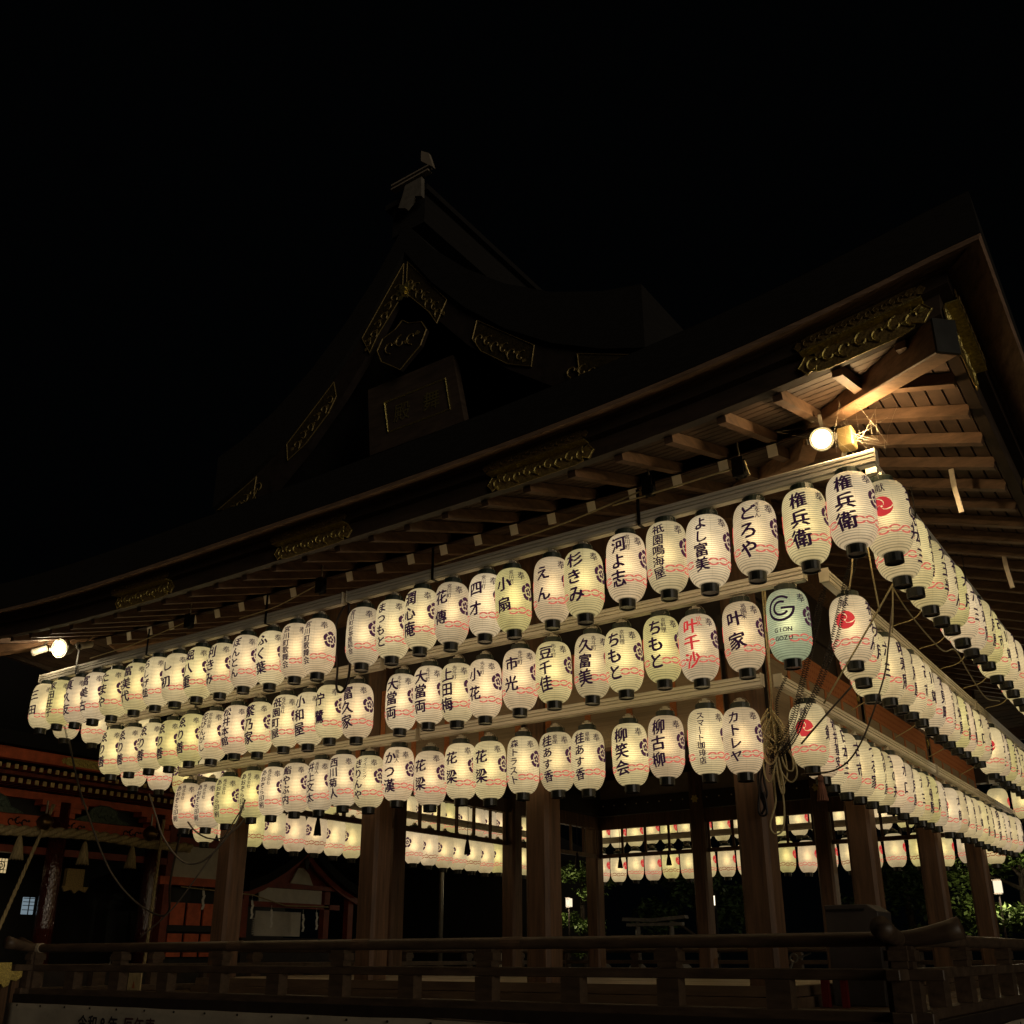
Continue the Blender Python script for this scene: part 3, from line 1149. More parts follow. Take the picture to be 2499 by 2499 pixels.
def lantern(loc, rz, label, group, main=None, side=None, red=False, kind='paper', seed=0, full=True, style='brush', chain_dark=False, faded=False):
    rnd = random.Random(seed * 31 + 5)
    o = link('paper_lantern', MESH_BODY[kind])
    o.location = loc
    o.rotation_euler = (rnd.uniform(-.030, .030), rnd.uniform(-.030, .030), rz + rnd.uniform(-.09, .09))
    q_ = rnd.uniform(0.965, 1.03)
    o.scale = (q_, q_ * rnd.uniform(.975, 1.02), rnd.uniform(.98, 1.02))
    tag(o, label, 'lantern', group)
    link('bottom_cap', MESH_CAPB, o)
    link('top_cap', MESH_CAPT, o)
    link('lamp_socket', MESH_SOCK, o)
    link('bulb', MESH_BULB, o)
    if full:
        link('bail_wire', MESH_BAIL, o)
        link('dedication_mark', MESH_DED, o)
        link('dedication_mark', MESH_DED2, o)
    link('chain_band', MESH_CHAIN_D if chain_dark else MESH_CHAIN, o)
    link('flower_crest', MESH_CREST, o)
    link('whirl_crest', MESH_TOMOE_F if faded else MESH_TOMOE, o)
    if main or style == 'logo':
        link('lettering', lettering(main or '', side, red, seed, style), o)
    return o


Z1, Z2, Z3 = 4.23, 3.695, 3.068
ROW_A1 = [(-10.26, 0.037), (-9.9, 0.041), (-9.52, 0.013), (-9.15, 0.005), (-8.78, -0.004), (-8.36, 0.005), (-7.97, 0.004), (-7.62, -0.005), (-7.25, -0.004), (-6.87, -0.016), (-6.5, -0.002), (-6.1, -0.033), (-5.74, -0.015), (-5.42, -0.028), (-4.83, -0.03), (-4.45, -0.027), (-4.11, 0.003), (-3.75, -0.016), (-3.37, -0.008), (-3.06, -0.026), (-2.67, -0.015), (-2.35, -0.025), (-1.96, 0.024), (-1.59, 0.023), (-1.25, -0.001), (-0.87, 0.014), (-0.47, 0.006), (-0.14, 0.053)]
ROW_A2 = [(-9.56, 0.014), (-9.19, 0.005), (-8.8, 0.004), (-8.42, -0.007), (-8.06, 0.014), (-7.67, -0.006), (-7.28, 0.015), (-6.9, -0.011), (-6.49, 0.002), (-6.12, -0.016), (-5.81, 0.013), (-5.43, -0.026), (-4.85, -0.011), (-4.49, 0.002), (-4.14, -0.026), (-3.81, -0.028), (-3.42, -0.009), (-3.05, 0.006), (-2.66, -0.003), (-2.33, -0.001), (-1.97, 0.03), (-1.64, -0.012), (-1.25, 0.009), (-0.88, 0.027)]
ROW_A3 = [(-8.92, 0.01), (-8.51, -0.009), (-8.14, 0.011), (-7.71, 0.051), (-7.37, 0.048), (-6.99, 0.059), (-6.6, 0.047), (-6.24, 0.066), (-5.86, 0.019), (-5.46, 0.056), (-5.01, -0.027), (-4.61, 0.002), (-4.25, -0.028), (-3.86, -0.009), (-3.46, -0.021), (-3.13, -0.041), (-2.68, -0.042), (-2.33, -0.009), (-1.93, -0.02), (-1.61, -0.044)]
TXT_A1 = ['三田', '家田荘子', '真久友', '富美古', 'たまや', '富美代', 'らしげ哉', 'し初', '堀八重', '利きみ', 'ぼんとん', 'ふく葉', '宮川町歌舞会', '宮川町歌舞会', '宮川町お茶屋組合', 'まつもと', '潤心庵',
          '花傳|宮川町', '四才|宮川町', '小扇|宮川町', 'えん', '杉きみ', '河よ志|宮川町', '祇園鳴海屋', 'よし富美', 'どろや|ぎをん', '権兵衛', '権兵衛']
TXT_A2 = ['ゑり善', 'ゑり善', 'ゑり善', 'ゑり善', 'ゑり善', '花びんがし|松井別館', '松井本館', '繁乃家', '祇園町屋|株式会社', '小和屋', '佇鷺', '富久家', '大當両|先斗町', '大當両|先斗町', '上田梅|先斗町', '小花|先斗町', '市光|先斗町',
          '豆千佳|先斗町', '久富美|先斗町', 'ちもと|京料理', 'ちもと|京料理', '叶千沙|川久', '叶家|祇園末', 'LOGO']
TXT_A3 = ['あおぞら印刷|株式会社', 'あおぞら印刷|株式会社', 'あおぞら印刷|株式会社', 'あおぞら印刷|株式会社', 'あおぞら印刷|株式会社', '鮨やぶ内', '井上文太|画狂人', '西川菊人', 'きりんや|ダイニング', 'かつ漢|我逢人', '花梁', '花梁', '花梁',
          '森トラスト', '桂あす香|銀座', '桂あす香|銀座', '柳笑会', '柳古柳', 'スマート珈琲店', 'カトレヤ']
YEL = {(1, 1), (1, 19), (2, 3), (2, 4), (2, 20), (3, 3), (3, 2)}
sd = 0
for rowi, (row, txt, y, z, word) in enumerate(((ROW_A1, TXT_A1, 0.0, Z1, 'top'), (ROW_A2, TXT_A2, 0.603, Z2, 'middle'), (ROW_A3, TXT_A3, 1.285, Z3, 'bottom')), 1):
    for i, ((x, dz), t) in enumerate(zip(row, txt)):
        sd += 1
        main, _, side = t.partition('|')
        kind, style, red = 'paper', 'brush', False
        if (rowi, i) in YEL:
            kind = 'paper_yellow'
        tint = 'yellowed lantern' if kind == 'paper_yellow' else 'cream lantern'
        o_ = ORD[len(row) - 1 - i]
        lab = '%s with %s brushed characters, %s from the near corner, %s front row' % (tint, NUM[len(main)], o_, word)
        if t == 'LOGO':
            kind, style, main = 'paper_mint', 'logo', ''
            lab = 'pale mint lantern with round black letter logo, at the corner of the middle front row'
        if main == '叶千沙':
            red = True
            lab = 'cream lantern with three red brushed characters in the middle front row'
        if main == '三田':
            lab = 'end lantern with two brushed characters at the far left of the top front row'
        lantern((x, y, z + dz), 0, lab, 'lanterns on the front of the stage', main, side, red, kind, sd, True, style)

ROW_B1 = [(0.22, 0.02, 0.05), (0.60, -0.031, 0), (0.98, -0.004, 0), (1.43, -0.022, 0), (1.79, -0.018, 0), (2.17, 0.011, 0), (2.55, -0.011, 0), (2.90, -0.022, 0), (3.30, 0.017, 0), (3.69, 0.038, 0), (4.06, -0.013, 0), (4.58, 0.039, 0), (4.94, 0.023, 0), (5.30, 0.002, 0), (5.66, 0.01, 0), (6.03, -.01, 0), (6.40, 0, 0)]
ROW_B2 = [(1.11, 0.073, -.553), (1.48, 0.024, -.608), (1.85, -0.03, -.65), (2.22, 0.007, -.603), (2.58, 0.012, -.603), (2.93, 0.014, -.603), (3.29, 0.019, -.603), (3.66, 0.001, -.603), (4.01, -0.017, -.603), (4.37, -0.019, -.603), (4.72, -0.027, -.603), (5.10, -0.011, -.603), (5.46, -0.019, -.603), (5.86, -0.002, -.603), (6.63, -0.033, -.603), (7.0, -0.015, -.603), (7.36, -0.029, -.603), (7.71, -0.022, -.603), (8.06, -0.01, -.603), (8.41, -0.017, -.603), (8.77, -.01, -.603), (9.13, 0.0, -.603), (9.5, 0.0, -.603), (9.87, 0.0, -.603)]
ROW_B3 = [(1.78, 0.039, -1.205), (2.15, 0.002, -1.243), (2.53, -0.014, -1.285), (2.93, -0.032, -1.285), (3.34, -0.022, -1.285), (3.73, -0.022, -1.285), (4.12, -0.019, -1.285), (4.50, 0.004, -1.285), (4.88, -0.014, -1.285), (5.26, -0.021, -1.285), (5.62, -0.022, -1.285), (5.98, -0.009, -1.285), (6.36, -0.012, -1.285), (7.02, -0.021, -1.285), (7.50, 0.013, -1.285), (7.91, -0.006, -1.285), (8.33, 0.018, -1.285), (8.74, 0.011, -1.285), (9.17, 0.011, -1.285), (9.59, 0.019, -1.285), (10.0, 0.026, -1.285), (10.42, 0.03, -1.285), (10.91, 0.054, -1.285), (11.38, 0.065, -1.285)]
POOL = ['八坂屋', '大玉半', '川端', '玉の井', '明寿庵', '古門前', '祇をん', '花見町', '日本三', '八月屋', '月優駿', '大月', '山中里香子', '竹原友吉', '古市', '水口', '六三']
B3T = ['剣', '松井基安', '日本三', '古市', 'つる家', '焼肉八屋', '玉の井', '水口', '八月屋', '六三', '月優駿', '大月', '山中里香子', '太郎', '祇をん', '竹原友吉', '川端', '古門前', '花見町', '明寿庵', '大玉半', '水口', '古市', '川端']
YELB = {(1, 5), (2, 10), (3, 11), (1, 9), (2, 16)}
for rowi, (row, z, word) in enumerate(((ROW_B1, Z1, 'top'), (ROW_B2, Z2, 'middle'), (ROW_B3, Z3, 'bottom')), 1):
    for i, (y, dz, x) in enumerate(row):
        sd += 1
        t = B3T[i] if rowi == 3 else POOL[(i * 5 + rowi * 3) % len(POOL)]
        kind = 'paper_yellow' if (rowi, i) in YELB else 'paper'
        lab = '%s lantern with red whirl crest, %s from the near corner, %s right-side row' % ('yellowed' if kind == 'paper_yellow' else 'cream', ORD[i], word)
        lantern((x, y, z + dz), R(90), lab, 'lanterns on the right side of the stage', t, None, False, kind, sd, True, faded=(i % 3 == 1))

# left side and back rows, seen from inside
rC = random.Random(11)
for rowi, (x, z, n, y0, word) in enumerate(((-10.4, Z1, 4, 0.42, 'top'), (-9.88, Z2 - .03, 24, 1.15, 'middle'), (-9.42, Z3 - 0.06, 22, 2.0, 'bottom')), 1):
    for i in range(n):
        y = y0 + i * 0.395 + (0.25 if y0 + i * 0.395 > 5.6 else 0)
        if y > 11.3 - 0.3 * rowi:
            break
        sd += 1
        lantern((x, y, z + rC.uniform(-.02, .02)), R(-90), 'cream lantern seen from behind, %s from the front in the %s left-side row' % (ORD[i], word),
                'lanterns on the left side of the stage', None, None, False, 'paper_yellow' if i % 7 == 2 else 'paper', sd, False, chain_dark=(i % 3 == 2))
for rowi, (y, z, x0, x1, word) in enumerate(((12.0, Z2 + 0.02, -9.2, -0.9, 'middle'), (11.42, Z3 - 0.08, -8.9, -1.55, 'bottom')), 1):
    n = int((x1 - x0) / 0.385)
    for i in range(n + 1):
        sd += 1
        lantern((x0 + i * 0.385, y, z + rC.uniform(-.02, .02)), R(180), 'cream lantern seen from behind, %s from the left end of the %s back row' % (ORD[i], word),
                'lanterns on the back of the stage', None, None, False, 'paper_yellow' if i % 6 == 4 else 'paper', sd, False, chain_dark=(i % 3 == 1))


# ------------------------------------------------------------------ aluminium rails the lanterns hang from
def rail(side_axis, fixed, a, b, z, label, straps=()):
    """Grooved aluminium rail from a to b; side_axis 'x' runs along x at y=fixed, 'y' along y at x=fixed."""
    root = thing('lantern_rail', label, 'rail', group='aluminium rails carrying the lanterns')
    prof = [(-0.035, 0.0), (0.035, 0.0), (0.035, 0.028), (0.020, 0.031), (0.020, 0.037), (0.036, 0.039), (0.036, 0.058), (0.020, 0.061), (0.020, 0.067), (0.036, 0.069), (0.036, 0.086),
            (0.028, 0.10), (-0.028, 0.10), (-0.036, 0.086), (-0.036, 0.069), (-0.020, 0.067), (-0.020, 0.061), (-0.036, 0.058), (-0.036, 0.039), (-0.020, 0.037), (-0.020, 0.031), (-0.035, 0.028)]
    m = MB()
    L = b - a
    if side_axis == 'x':
        m.prism(prof, (a, fixed, z), (0, 1, 0), (0, 0, 1), (1, 0, 0), L)
    else:
        m.prism(prof, (fixed, a, z), (1, 0, 0), (0, 0, 1), (0, 1, 0), L)
    m.build('channel', M['alu'], root)
    m = MB()
    if side_axis == 'x':
        m.box(a + .01, b - .01, fixed - .028, fixed + .028, z - .014, z - .001)
    else:
        m.box(fixed - .028, fixed + .028, a + .01, b - .01, z - .014, z - .001)
    m.build('cable_tray', M['white_plastic'], root)
    for e in (a, b):
        m = MB()
        if side_axis == 'x':
            m.box(e - .004, e + .004, fixed - .04, fixed + .04, z - .006, z + .106)
        else:
            m.box(fixed - .04, fixed + .04, e - .004, e + .004, z - .006, z + .106)
        m.build('end_plate', M['white_plastic'], root)
    for s in straps:
        m = MB()
        if side_axis == 'x':
            m.box(s - .014, s + .014, fixed - .045, fixed - .040, z - .018, z + .30)
            m.box(s - .014, s + .014, fixed - .039, fixed + .045, z - .020, z - .015)
        else:
            m.box(fixed + .040, fixed + .045, s - .014, s + .014, z - .018, z + .30)
            m.box(fixed - .045, fixed + .039, s - .014, s + .014, z - .020, z - .015)
        m.build('hanger_strap', M['metal_dark'], root)
    return root


ZR1, ZR2, ZR3 = 4.875, 4.35, 3.745
rail('x', 0.0, -10.42, -5.11, ZR1, 'left half of the top aluminium rail on the front', (-9.6, -8.2, -6.2))
rail('x', 0.0, -5.05, 0.08, ZR1, 'right half of the top aluminium rail on the front', (-3.95, -1.80))
rail('x', 0.603, -9.75, -5.11, ZR2, 'left half of the middle aluminium rail on the front', (-8.0, -6.0))
rail('x', 0.603, -5.05, -0.71, ZR2, 'right half of the middle aluminium rail on the front')
rail('x', 1.285, -9.10, -5.2, ZR3, 'left half of the bottom aluminium rail on the front')
rail('x', 1.285, -5.14, -1.39, ZR3, 'right half of the bottom aluminium rail on the front')
rail('y', 0.0, 0.14, 4.3, ZR1, 'near half of the top aluminium rail on the right side', (1.2, 3.0))
rail('y', 0.0, 4.38, 9.0, ZR1, 'far half of the top aluminium rail on the right side')
rail('y', -0.603, 0.73, 6.0, ZR2, 'near half of the middle aluminium rail on the right side')
rail('y', -0.603, 6.1, 11.2, ZR2, 'far half of the middle aluminium rail on the right side')
rail('y', -1.285, 1.37, 6.6, ZR3, 'near half of the bottom aluminium rail on the right side')
rail('y', -1.285, 6.7, 11.88, ZR3, 'far half of the bottom aluminium rail on the right side')
rail('y', -10.4, 0.2, 2.2, ZR1, 'short top aluminium rail on the left side')
rail('y', -9.88, 0.9, 10.9, ZR2, 'middle aluminium rail on the left side')
rail('y', -9.42, 1.75, 10.5, ZR3, 'bottom aluminium rail on the left side')
rail('x', 12.0, -9.4, -0.7, ZR2, 'middle aluminium rail on the back')
rail('x', 11.42, -9.1, -1.35, ZR3, 'bottom aluminium rail on the back')


# ------------------------------------------------------------------ railing round the veranda
def railing(side, label):
    root = thing('railing', label, 'railing', group='railings round the veranda')
    ins = 0.26
    if side == 'A':
        T = lambda s, o, z: Vector((-10.02 + s, ins + o, z)); L = 9.76
    elif side == 'B':
        T = lambda s, o, z: Vector((-ins - o, ins + s, z)); L = 11.5
    elif side == 'C':
        T = lambda s, o, z: Vector((-10.02 + o, ins + s, z)); L = 11.5
    else:
        T = lambda s, o, z: Vector((-10.02 + s, 11.76 - o, z)); L = 9.76
    eps = {'A': 0, 'B': 0.0015, 'C': 0.003, 'D': 0.0045}[side]
    # handrail: round, sweeping up past the corner
    pts, rr = [], []
    for i in range(29):
        s = -0.36 + (L + 0.72) * i / 28
        over = max(0.0, -s - 0.02, s - L - 0.02) if True else 0
        pts.append(T(s, 0, 1.697 + eps + 1.1 * over ** 1.6))
        rr.append(0.046 + 0.03 * over)
    for extra in (0.10, 0.20, 0.28, 0.36):
        pass
    ends = []
    for sgn, s0 in ((-1, 0.0), (1, L)):
        for q in (0.10, 0.20, 0.30, 0.38):
            ends.append(s0 + sgn * q)
    ss = sorted(set([round(L * i / 24, 3) for i in range(25)] + [round(e, 3) for e in ends]))
    pts = [T(s, 0, 1.697 + eps + 0.30 * max(0.0, -s, s - L) ** 1.6) for s in ss]
    rr = [0.046 + 0.06 * max(0.0, -s, s - L) for s in ss]
    m = MB()
    m.tube(pts, rr, 12)
    m.build('handrail', M['wood_rail'], root, smooth=True)
    m = MB()
    m.beam(T(-0.25, 0, 1.485 + eps), T(L + 0.25, 0, 1.485 + eps), 0.085, 0.07)
    m.build('middle_rail', M['wood_rail'], root, bevel=0.006)
    m = MB()
    m.beam(T(-0.16, 0, 1.237 + eps), T(L + 0.16, 0, 1.237 + eps), 0.12, 0.066)
    m.build('bottom_rail', M['wood_rail'], root, bevel=0.006)
    m = MB()
    m.beam(T(-0.10, -0.125, 1.155), T(L + 0.10, -0.125, 1.155), 0.04, 0.11)
    m.build('edge_beam', M['wood_black'], root)
    n = int(round(L / 0.84))
    for i in range(n + 1):
        s = L * i / n
        newel = i in (0, n)
        w = 0.085 if not newel else 0.10
        m = MB()
        m.box(-w, w, -0.055, 0.055, 1.271, 1.449)
        o = m.build('lower_post', M['wood_rail'], root)
        o.location = T(s, 0, eps)
        o.rotation_euler = (0, 0, 0 if side in 'AD' else PI / 2)
        if i % 2 == 0 or newel:
            m = MB()                                          # neck flaring into a block under the handrail
            for (hw, hd, z0, z1) in ((0.075, 0.05, 1.521, 1.565), (0.095, 0.06, 1.567, 1.630), (0.078, 0.055, 1.632, 1.655)):
                m.box(-hw, hw, -hd, hd, z0, z1)
            o = m.build('upper_post', M['wood_rail'], root)
            o.location = T(s, 0, eps)
            o.rotation_euler = (0, 0, 0 if side in 'AD' else PI / 2)
    if side == 'A':
        m = MB()
        m.tube([T(-0.02, 0, 1.697), T(0.10, 0, 1.699)], 0.054, 12)
        m.build('cream_tape', M['cream_tape'], root)
        for s in (3.46, 5.12, 6.75):                            # pale worn caps over the joints of the handrail
            m = MB()
            m.tube([T(s - .10, 0, 1.699), T(s + .10, 0, 1.699)], 0.0475, 12)
            m.build('joint_band', M['wood_rafter'], root)
        for s in (1.48, 9.06):                                  # ring latches standing on the middle rail
            m = MB()
            c = T(s, -0.01, 1.585)
            m.tube([c + Vector((0.026 * math.cos(a), 0, 0.026 * math.sin(a))) for a in [2 * PI * i / 12 for i in range(13)]], 0.006, 5)
            m.tube([c + Vector((0.028, 0, 0.0)), c + Vector((0.12, 0, 0.03))], 0.006, 5)
            m.tube([c + Vector((-0.01, 0, -0.024)), c + Vector((-0.03, 0, -0.065))], 0.008, 5)
            m.build('ring_latch', M['metal'], root)
    return root


railing('A', 'dark timber railing with curled ends along the front of the stage')
railing('B', 'dark timber railing along the right side of the stage')
railing('C', 'dark timber railing along the left side of the stage')
railing('D', 'dark timber railing along the back of the stage')

# tarpaulins tacked below the veranda edge
def tarp(side, label):
    root = thing('tarpaulin', label, 'tarpaulin', group='tarpaulins tacked round the stage base')
    m = MB()
    n = 60
    L = 10.1 if side == 'A' else 11.8
    for i in range(n + 1):
        s = L * i / n
        for j, z in enumerate((1.122, 1.06, 0.8, 0.5, 0.05)):
            off = 0.015 * mnoise.noise(Vector((s * 1.3, z * 2, 3.0))) + 0.006 * math.sin(s * 7)
            zz = z + (0.012 * mnoise.noise(Vector((s * 0.9, 0, 1))) if j == 0 else 0)
            m.v.append(Vector((-10.15 + s, 0.075 - off, zz)) if side == 'A' else Vector((-0.075 + off, 0.09 + s, zz)))
    for i in range(n):
        for j in range(4):
            b = i * 5 + j
            m.face((b, b + 5, b + 6, b + 1))
    o = m.build('sheet', M['tarp'], root, smooth=True)
    sol = o.modifiers.new('cloth', 'SOLIDIFY')
    sol.thickness = 0.003
    for i in range(int(L / 0.46)):
        s = 0.25 + i * 0.46
        m = MB()
        m.lathe([(0.012, 0), (0.010, 0.006), (0.0, 0.008)], 6)
        o = m.build('tack', M['metal_dark'], root)
        if side == 'A':
            o.location = (-10.15 + s, 0.055, 1.098)
            o.rotation_euler = (R(90), 0, 0)
        else:
            o.location = (-0.055, 0.09 + s, 1.098)
            o.rotation_euler = (0, R(90), 0)
    return root


tp = tarp('A', 'cream tarpaulin with dark lettering tacked below the front veranda')
tarp('B', 'cream tarpaulin tacked below the right side veranda')
for word, x0, mt in (('令和8年', -8.60, M['print_black']), ('厄年表', -7.82, surface('dark maroon print', (0.05, 0.012, 0.012), 0.8, bump=0))):
    vs, fs = [], []
    for i, ch in enumerate(word):
        lay(vs, fs, ch, i * 0.175, 0, 0.165, random.Random(1), 0.03, False)
    m = MB()
    m.v = [Vector((x0 + x, 0.042 - ly * .0008, 0.955 + y)) for x, y, ly in vs]
    for f in fs:
        m.face(f)
    m.build('lettering', mt, tp)

# ------------------------------------------------------------------ rolled bamboo blinds behind the lanterns
def blind(axis, fixed, a, b, label):
    root = thing('bamboo_blind', label, 'blind', group='bamboo blinds with orange brocade')
    def bx(m, s0, s1, o0, o1, z0, z1):
        if axis == 'x':
            m.box(s0, s1, fixed - o1, fixed - o0, z0, z1)
        else:
            m.box(fixed + o0, fixed + o1, s0, s1, z0, z1)
        return m
    bx(MB(), a, b, 0.0, 0.012, 3.45, 4.42).build('bamboo_sheet', M['blind'], root)
    o = bx(MB(), a, b, 0.013, 0.020, 4.19, 4.43).build('brocade_band', M['brocade'], root)
    m = MB()
    n = int((b - a) / 0.055)
    for i in range(n):
        for j in range(3):
            s = a + 0.03 + i * 0.055 + (0.027 if j % 2 else 0)
            z = 4.235 + j * 0.075
            dd = 0.012
            poly = [(-dd, 0), (0, -dd * 1.3), (dd, 0), (0, dd * 1.3)]
            if axis == 'x':
                m.prism(poly, (s, fixed - 0.0202, z), (1, 0, 0), (0, 0, 1), (0, -1, 0), 0.0015)
            else:
                m.prism(poly, (fixed + 0.0202, s, z), (0, 1, 0), (0, 0, 1), (1, 0, 0), 0.0015)
    tag(m.build('brocade_dots', M['brocade_dot'], o), kind='stuff')
    k = max(2, round((b - a) / 0.5))
    for i in range(k + 1):
        s = a + 0.035 + (b - a - 0.07) * i / k
        bx(MB(), s - .032, s + .032, 0.013, 0.018, 3.45, 4.189).build('brocade_strip', M['brocade'], root)
    bx(MB(), a, b, -0.02, 0.03, 3.42, 3.448).build('hem_bar', M['wood'], root)


for i, (a, b) in enumerate(zip(CX[:-1], CX[1:])):
    blind('x', CY[0] - 0.15, a + .15, b - .15, '%s rolled bamboo blind behind the front lanterns' % ('left', 'middle', 'right')[i])
for i, (a, b) in enumerate(zip(CY[:-1], CY[1:])):
    blind('y', -1.72 + 0.15, a + .15, b - .15, '%s rolled bamboo blind behind the right side lanterns' % ('near', 'middle', 'far')[i])

# ------------------------------------------------------------------ floodlights
def floodlight(loc, aim, label, face, r=0.085):
    root = thing('floodlight', label, 'floodlight', group='floodlights under the eave corners')
    loc, aim = Vector(loc), Vector(aim)
    d = (aim - loc).normalized()
    q = d.to_track_quat('Z', 'Y')
    mw = Matrix.Translation(loc) @ q.to_matrix().to_4x4()
    def put(m, name, mat, sm=True):
        for v in m.v:
            v.xyz = mw @ v
        return m.build(name, mat, root, smooth=sm)
    put(MB().lathe([(r * .45, -0.17), (r * .6, -0.15), (r * .8, -0.06), (r * 1.02, -0.01), (r * 1.06, 0.012), (r * 0.98, 0.014), (r * 0.97, 0.004)], 24), 'housing', M['metal'])
    put(MB().lathe([(r * 0.80, 0.012), (r * 0.5, 0.020), (0.0, 0.025)], 24), 'lamp_glass', face)
    put(MB().lathe([(r * 0.96, 0.006), (r * 0.90, 0.011), (r * 0.805, 0.0125)], 24, caps=False), 'glass_rim', M['lamp_rim'])
    m = MB()
    m.box(-r * 1.25, -r * 1.15, -0.02, 0.02, -0.12, 0.02)
    m.box(r * 1.15, r * 1.25, -0.02, 0.02, -0.12, 0.02)
    m.box(-r * 1.25, r * 1.25, -0.02, 0.02, -0.128, -0.121)
    m.box(-0.012, 0.012, -0.012, 0.18, -0.16, -0.13)
    put(m, 'yoke', M['metal'], False)
    return root


def point(name, loc, col, watts, rad):
    l = bpy.data.lights.new(name, 'POINT')
    l.energy = watts
    l.color = col
    l.shadow_soft_size = rad
    o = link(name, l)
    o.location = loc
    return o


floodlight((-0.27, -0.05, 5.15), (0.6, -5.2, 2.4), 'bright round floodlight under the near eave corner', M['lamp_face'])
point('floodlight_bulb', (0.02, -0.05, 5.11), (1.0, 0.66, 0.30), 27.0, 0.05)
f2 = floodlight((-10.00, -0.06, 5.25), (-9.72, -1.06, 5.0), 'glaring floodlight under the left eave corner', M['lamp_face_side'], 0.118)
point('floodlight_bulb', (-10.11, -0.18, 5.21), (1.0, 0.80, 0.50), 8.0, 0.06)
# junction box behind the near floodlight
m = MB()
m.box(-0.17, -0.06, -0.02, 0.10, 5.06, 5.22)
tag(m.build('junction_box', surface('ochre enamel', (0.16, 0.12, 0.05), 0.5, bump=0), bevel=0.008), 'ochre junction box beside the bright round floodlight', 'box')
for loc, aim, lab in (((-10.40, -0.10, 5.44), (-11.2, -0.9, 5.2), 'small white security camera above the left floodlight'),
                      ((-10.36, -0.12, 5.27), (-11.4, -0.9, 4.8), 'small white security camera below the left floodlight'),
                      ((-9.47, -0.05, 5.20), (-9.3, -1.0, 4.8), 'small white horn speaker right of the left floodlight')):
    root = thing('security_camera' if 'camera' in lab else 'horn_speaker', lab, 'camera' if 'camera' in lab else 'speaker')
    loc, aim = Vector(loc), Vector(aim)
    mw = Matrix.Translation(loc) @ (aim - loc).to_track_quat('Z', 'Y').to_matrix().to_4x4()
    m = MB().lathe([(0.035, -0.10), (0.042, -0.09), (0.042, 0.06), (0.048, 0.07), (0.048, 0.10), (0.036, 0.10), (0.034, 0.07)], 14)
    for v in m.v:
        v.xyz = mw @ v
    m.build('housing', M['white_plastic'], root, smooth=True)
    m = MB().lathe([(0.030, 0.072), (0.026, 0.082), (0.0, 0.086)], 12)
    for v in m.v:
        v.xyz = mw @ v
    m.build('lens', M['metal_dark'], root)
    m = MB().tube([loc + Vector((0, 0.0, 0.03)), loc + Vector((0.03, 0.08, 0.14))], 0.010, 6)
    m.build('bracket', M['metal'], root)

# cobwebs round the near floodlight
m = MB()
rw = random.Random(5)
anch = [Vector((0.10, -0.16, 5.28)), Vector((0.02, -0.1, 5.30)), Vector((-0.1, -0.02, 5.06)), Vector((0.05, 0.0, 4.98)), Vector((0.08, 0.02, 5.02)), Vector((-0.26, -0.06, 5.30)), Vector((-0.5, -0.2, 5.28)), Vector((0.3, -0.3, 5.18)), Vector((-0.16, -0.04, 5.22)), Vector((0.1, 0.0, 4.99)), Vector((-0.05, -0.1, 5.36)), Vector((0.12, -0.05, 5.2))]
for i in range(34):
    a, b = rw.sample(anch, 2)
    a = a + Vector((rw.uniform(-.09, .09), rw.uniform(-.05, .05), rw.uniform(-.07, .07)))
    b = b + Vector((rw.uniform(-.09, .09), rw.uniform(-.05, .05), rw.uniform(-.07, .07)))
    if (a - b).length > 0.5:
        continue
    mid = (a + b) / 2 + Vector((rw.uniform(-.03, .03), rw.uniform(-.02, .02), -0.02 - rw.random() * .03))
    m.tube([a, a.lerp(mid, .6) + Vector((0, 0, -.006)), mid, b], 0.0005, 3, caps=False)
tag(m.build('cobweb', M['web']), 'tangle of pale cobweb threads between floodlight and hip rafter', 'cobweb', kind='stuff')

# ------------------------------------------------------------------ pulleys, ropes, cords, cables
def spline(pts, n=8):
    P = [Vector(p) for p in pts]
    P = [P[0] * 2 - P[1]] + P + [P[-1] * 2 - P[-2]]
    out = []
    for i in range(1, len(P) - 2):
        for k in range(n):
            t = k / n
            a, b, c, d = P[i - 1], P[i], P[i + 1], P[i + 2]
            out.append(0.5 * ((2 * b) + (c - a) * t + (2 * a - 5 * b + 4 * c - d) * t * t + (3 * b - a - 3 * c + d) * t ** 3))
    out.append(P[-2])
    return out


def strand(name, label, cat, pts, r, mat, n=6, group=None, seg=8):
    m = MB().tube(spline(pts, seg), r, n)
    return tag(m.build(name, M[mat], smooth=True), label, cat, group)


def coil(label, pts, R0=0.013, r=0.0034, pitch=0.019):
    c = spline(pts, 10)
    path = []
    acc = 0.0
    prev = c[0]
    ang = 0
    fine = []
    for i in range(len(c) - 1):
        L = (c[i + 1] - c[i]).length
        k = max(1, int(L / (pitch / 7)))
        for j in range(k):
            fine.append(c[i].lerp(c[i + 1], j / k))
    a = None
    for i in range(len(fine) - 1):
        t = (fine[i + 1] - fine[i]).normalized()
        if a is None:
            a = t.orthogonal().normalized()
        a = (a - t * a.dot(t)).normalized()
        b = t.cross(a)
        ang += 2 * PI / 7
        path.append(fine[i] + (a * math.cos(ang) + b * math.sin(ang)) * R0)
    m = MB().tube(path, r, 4)
    return tag(m.build('coiled_cord', M['cord'], smooth=True), label, 'cord', 'black coiled cords hanging at the near corner')


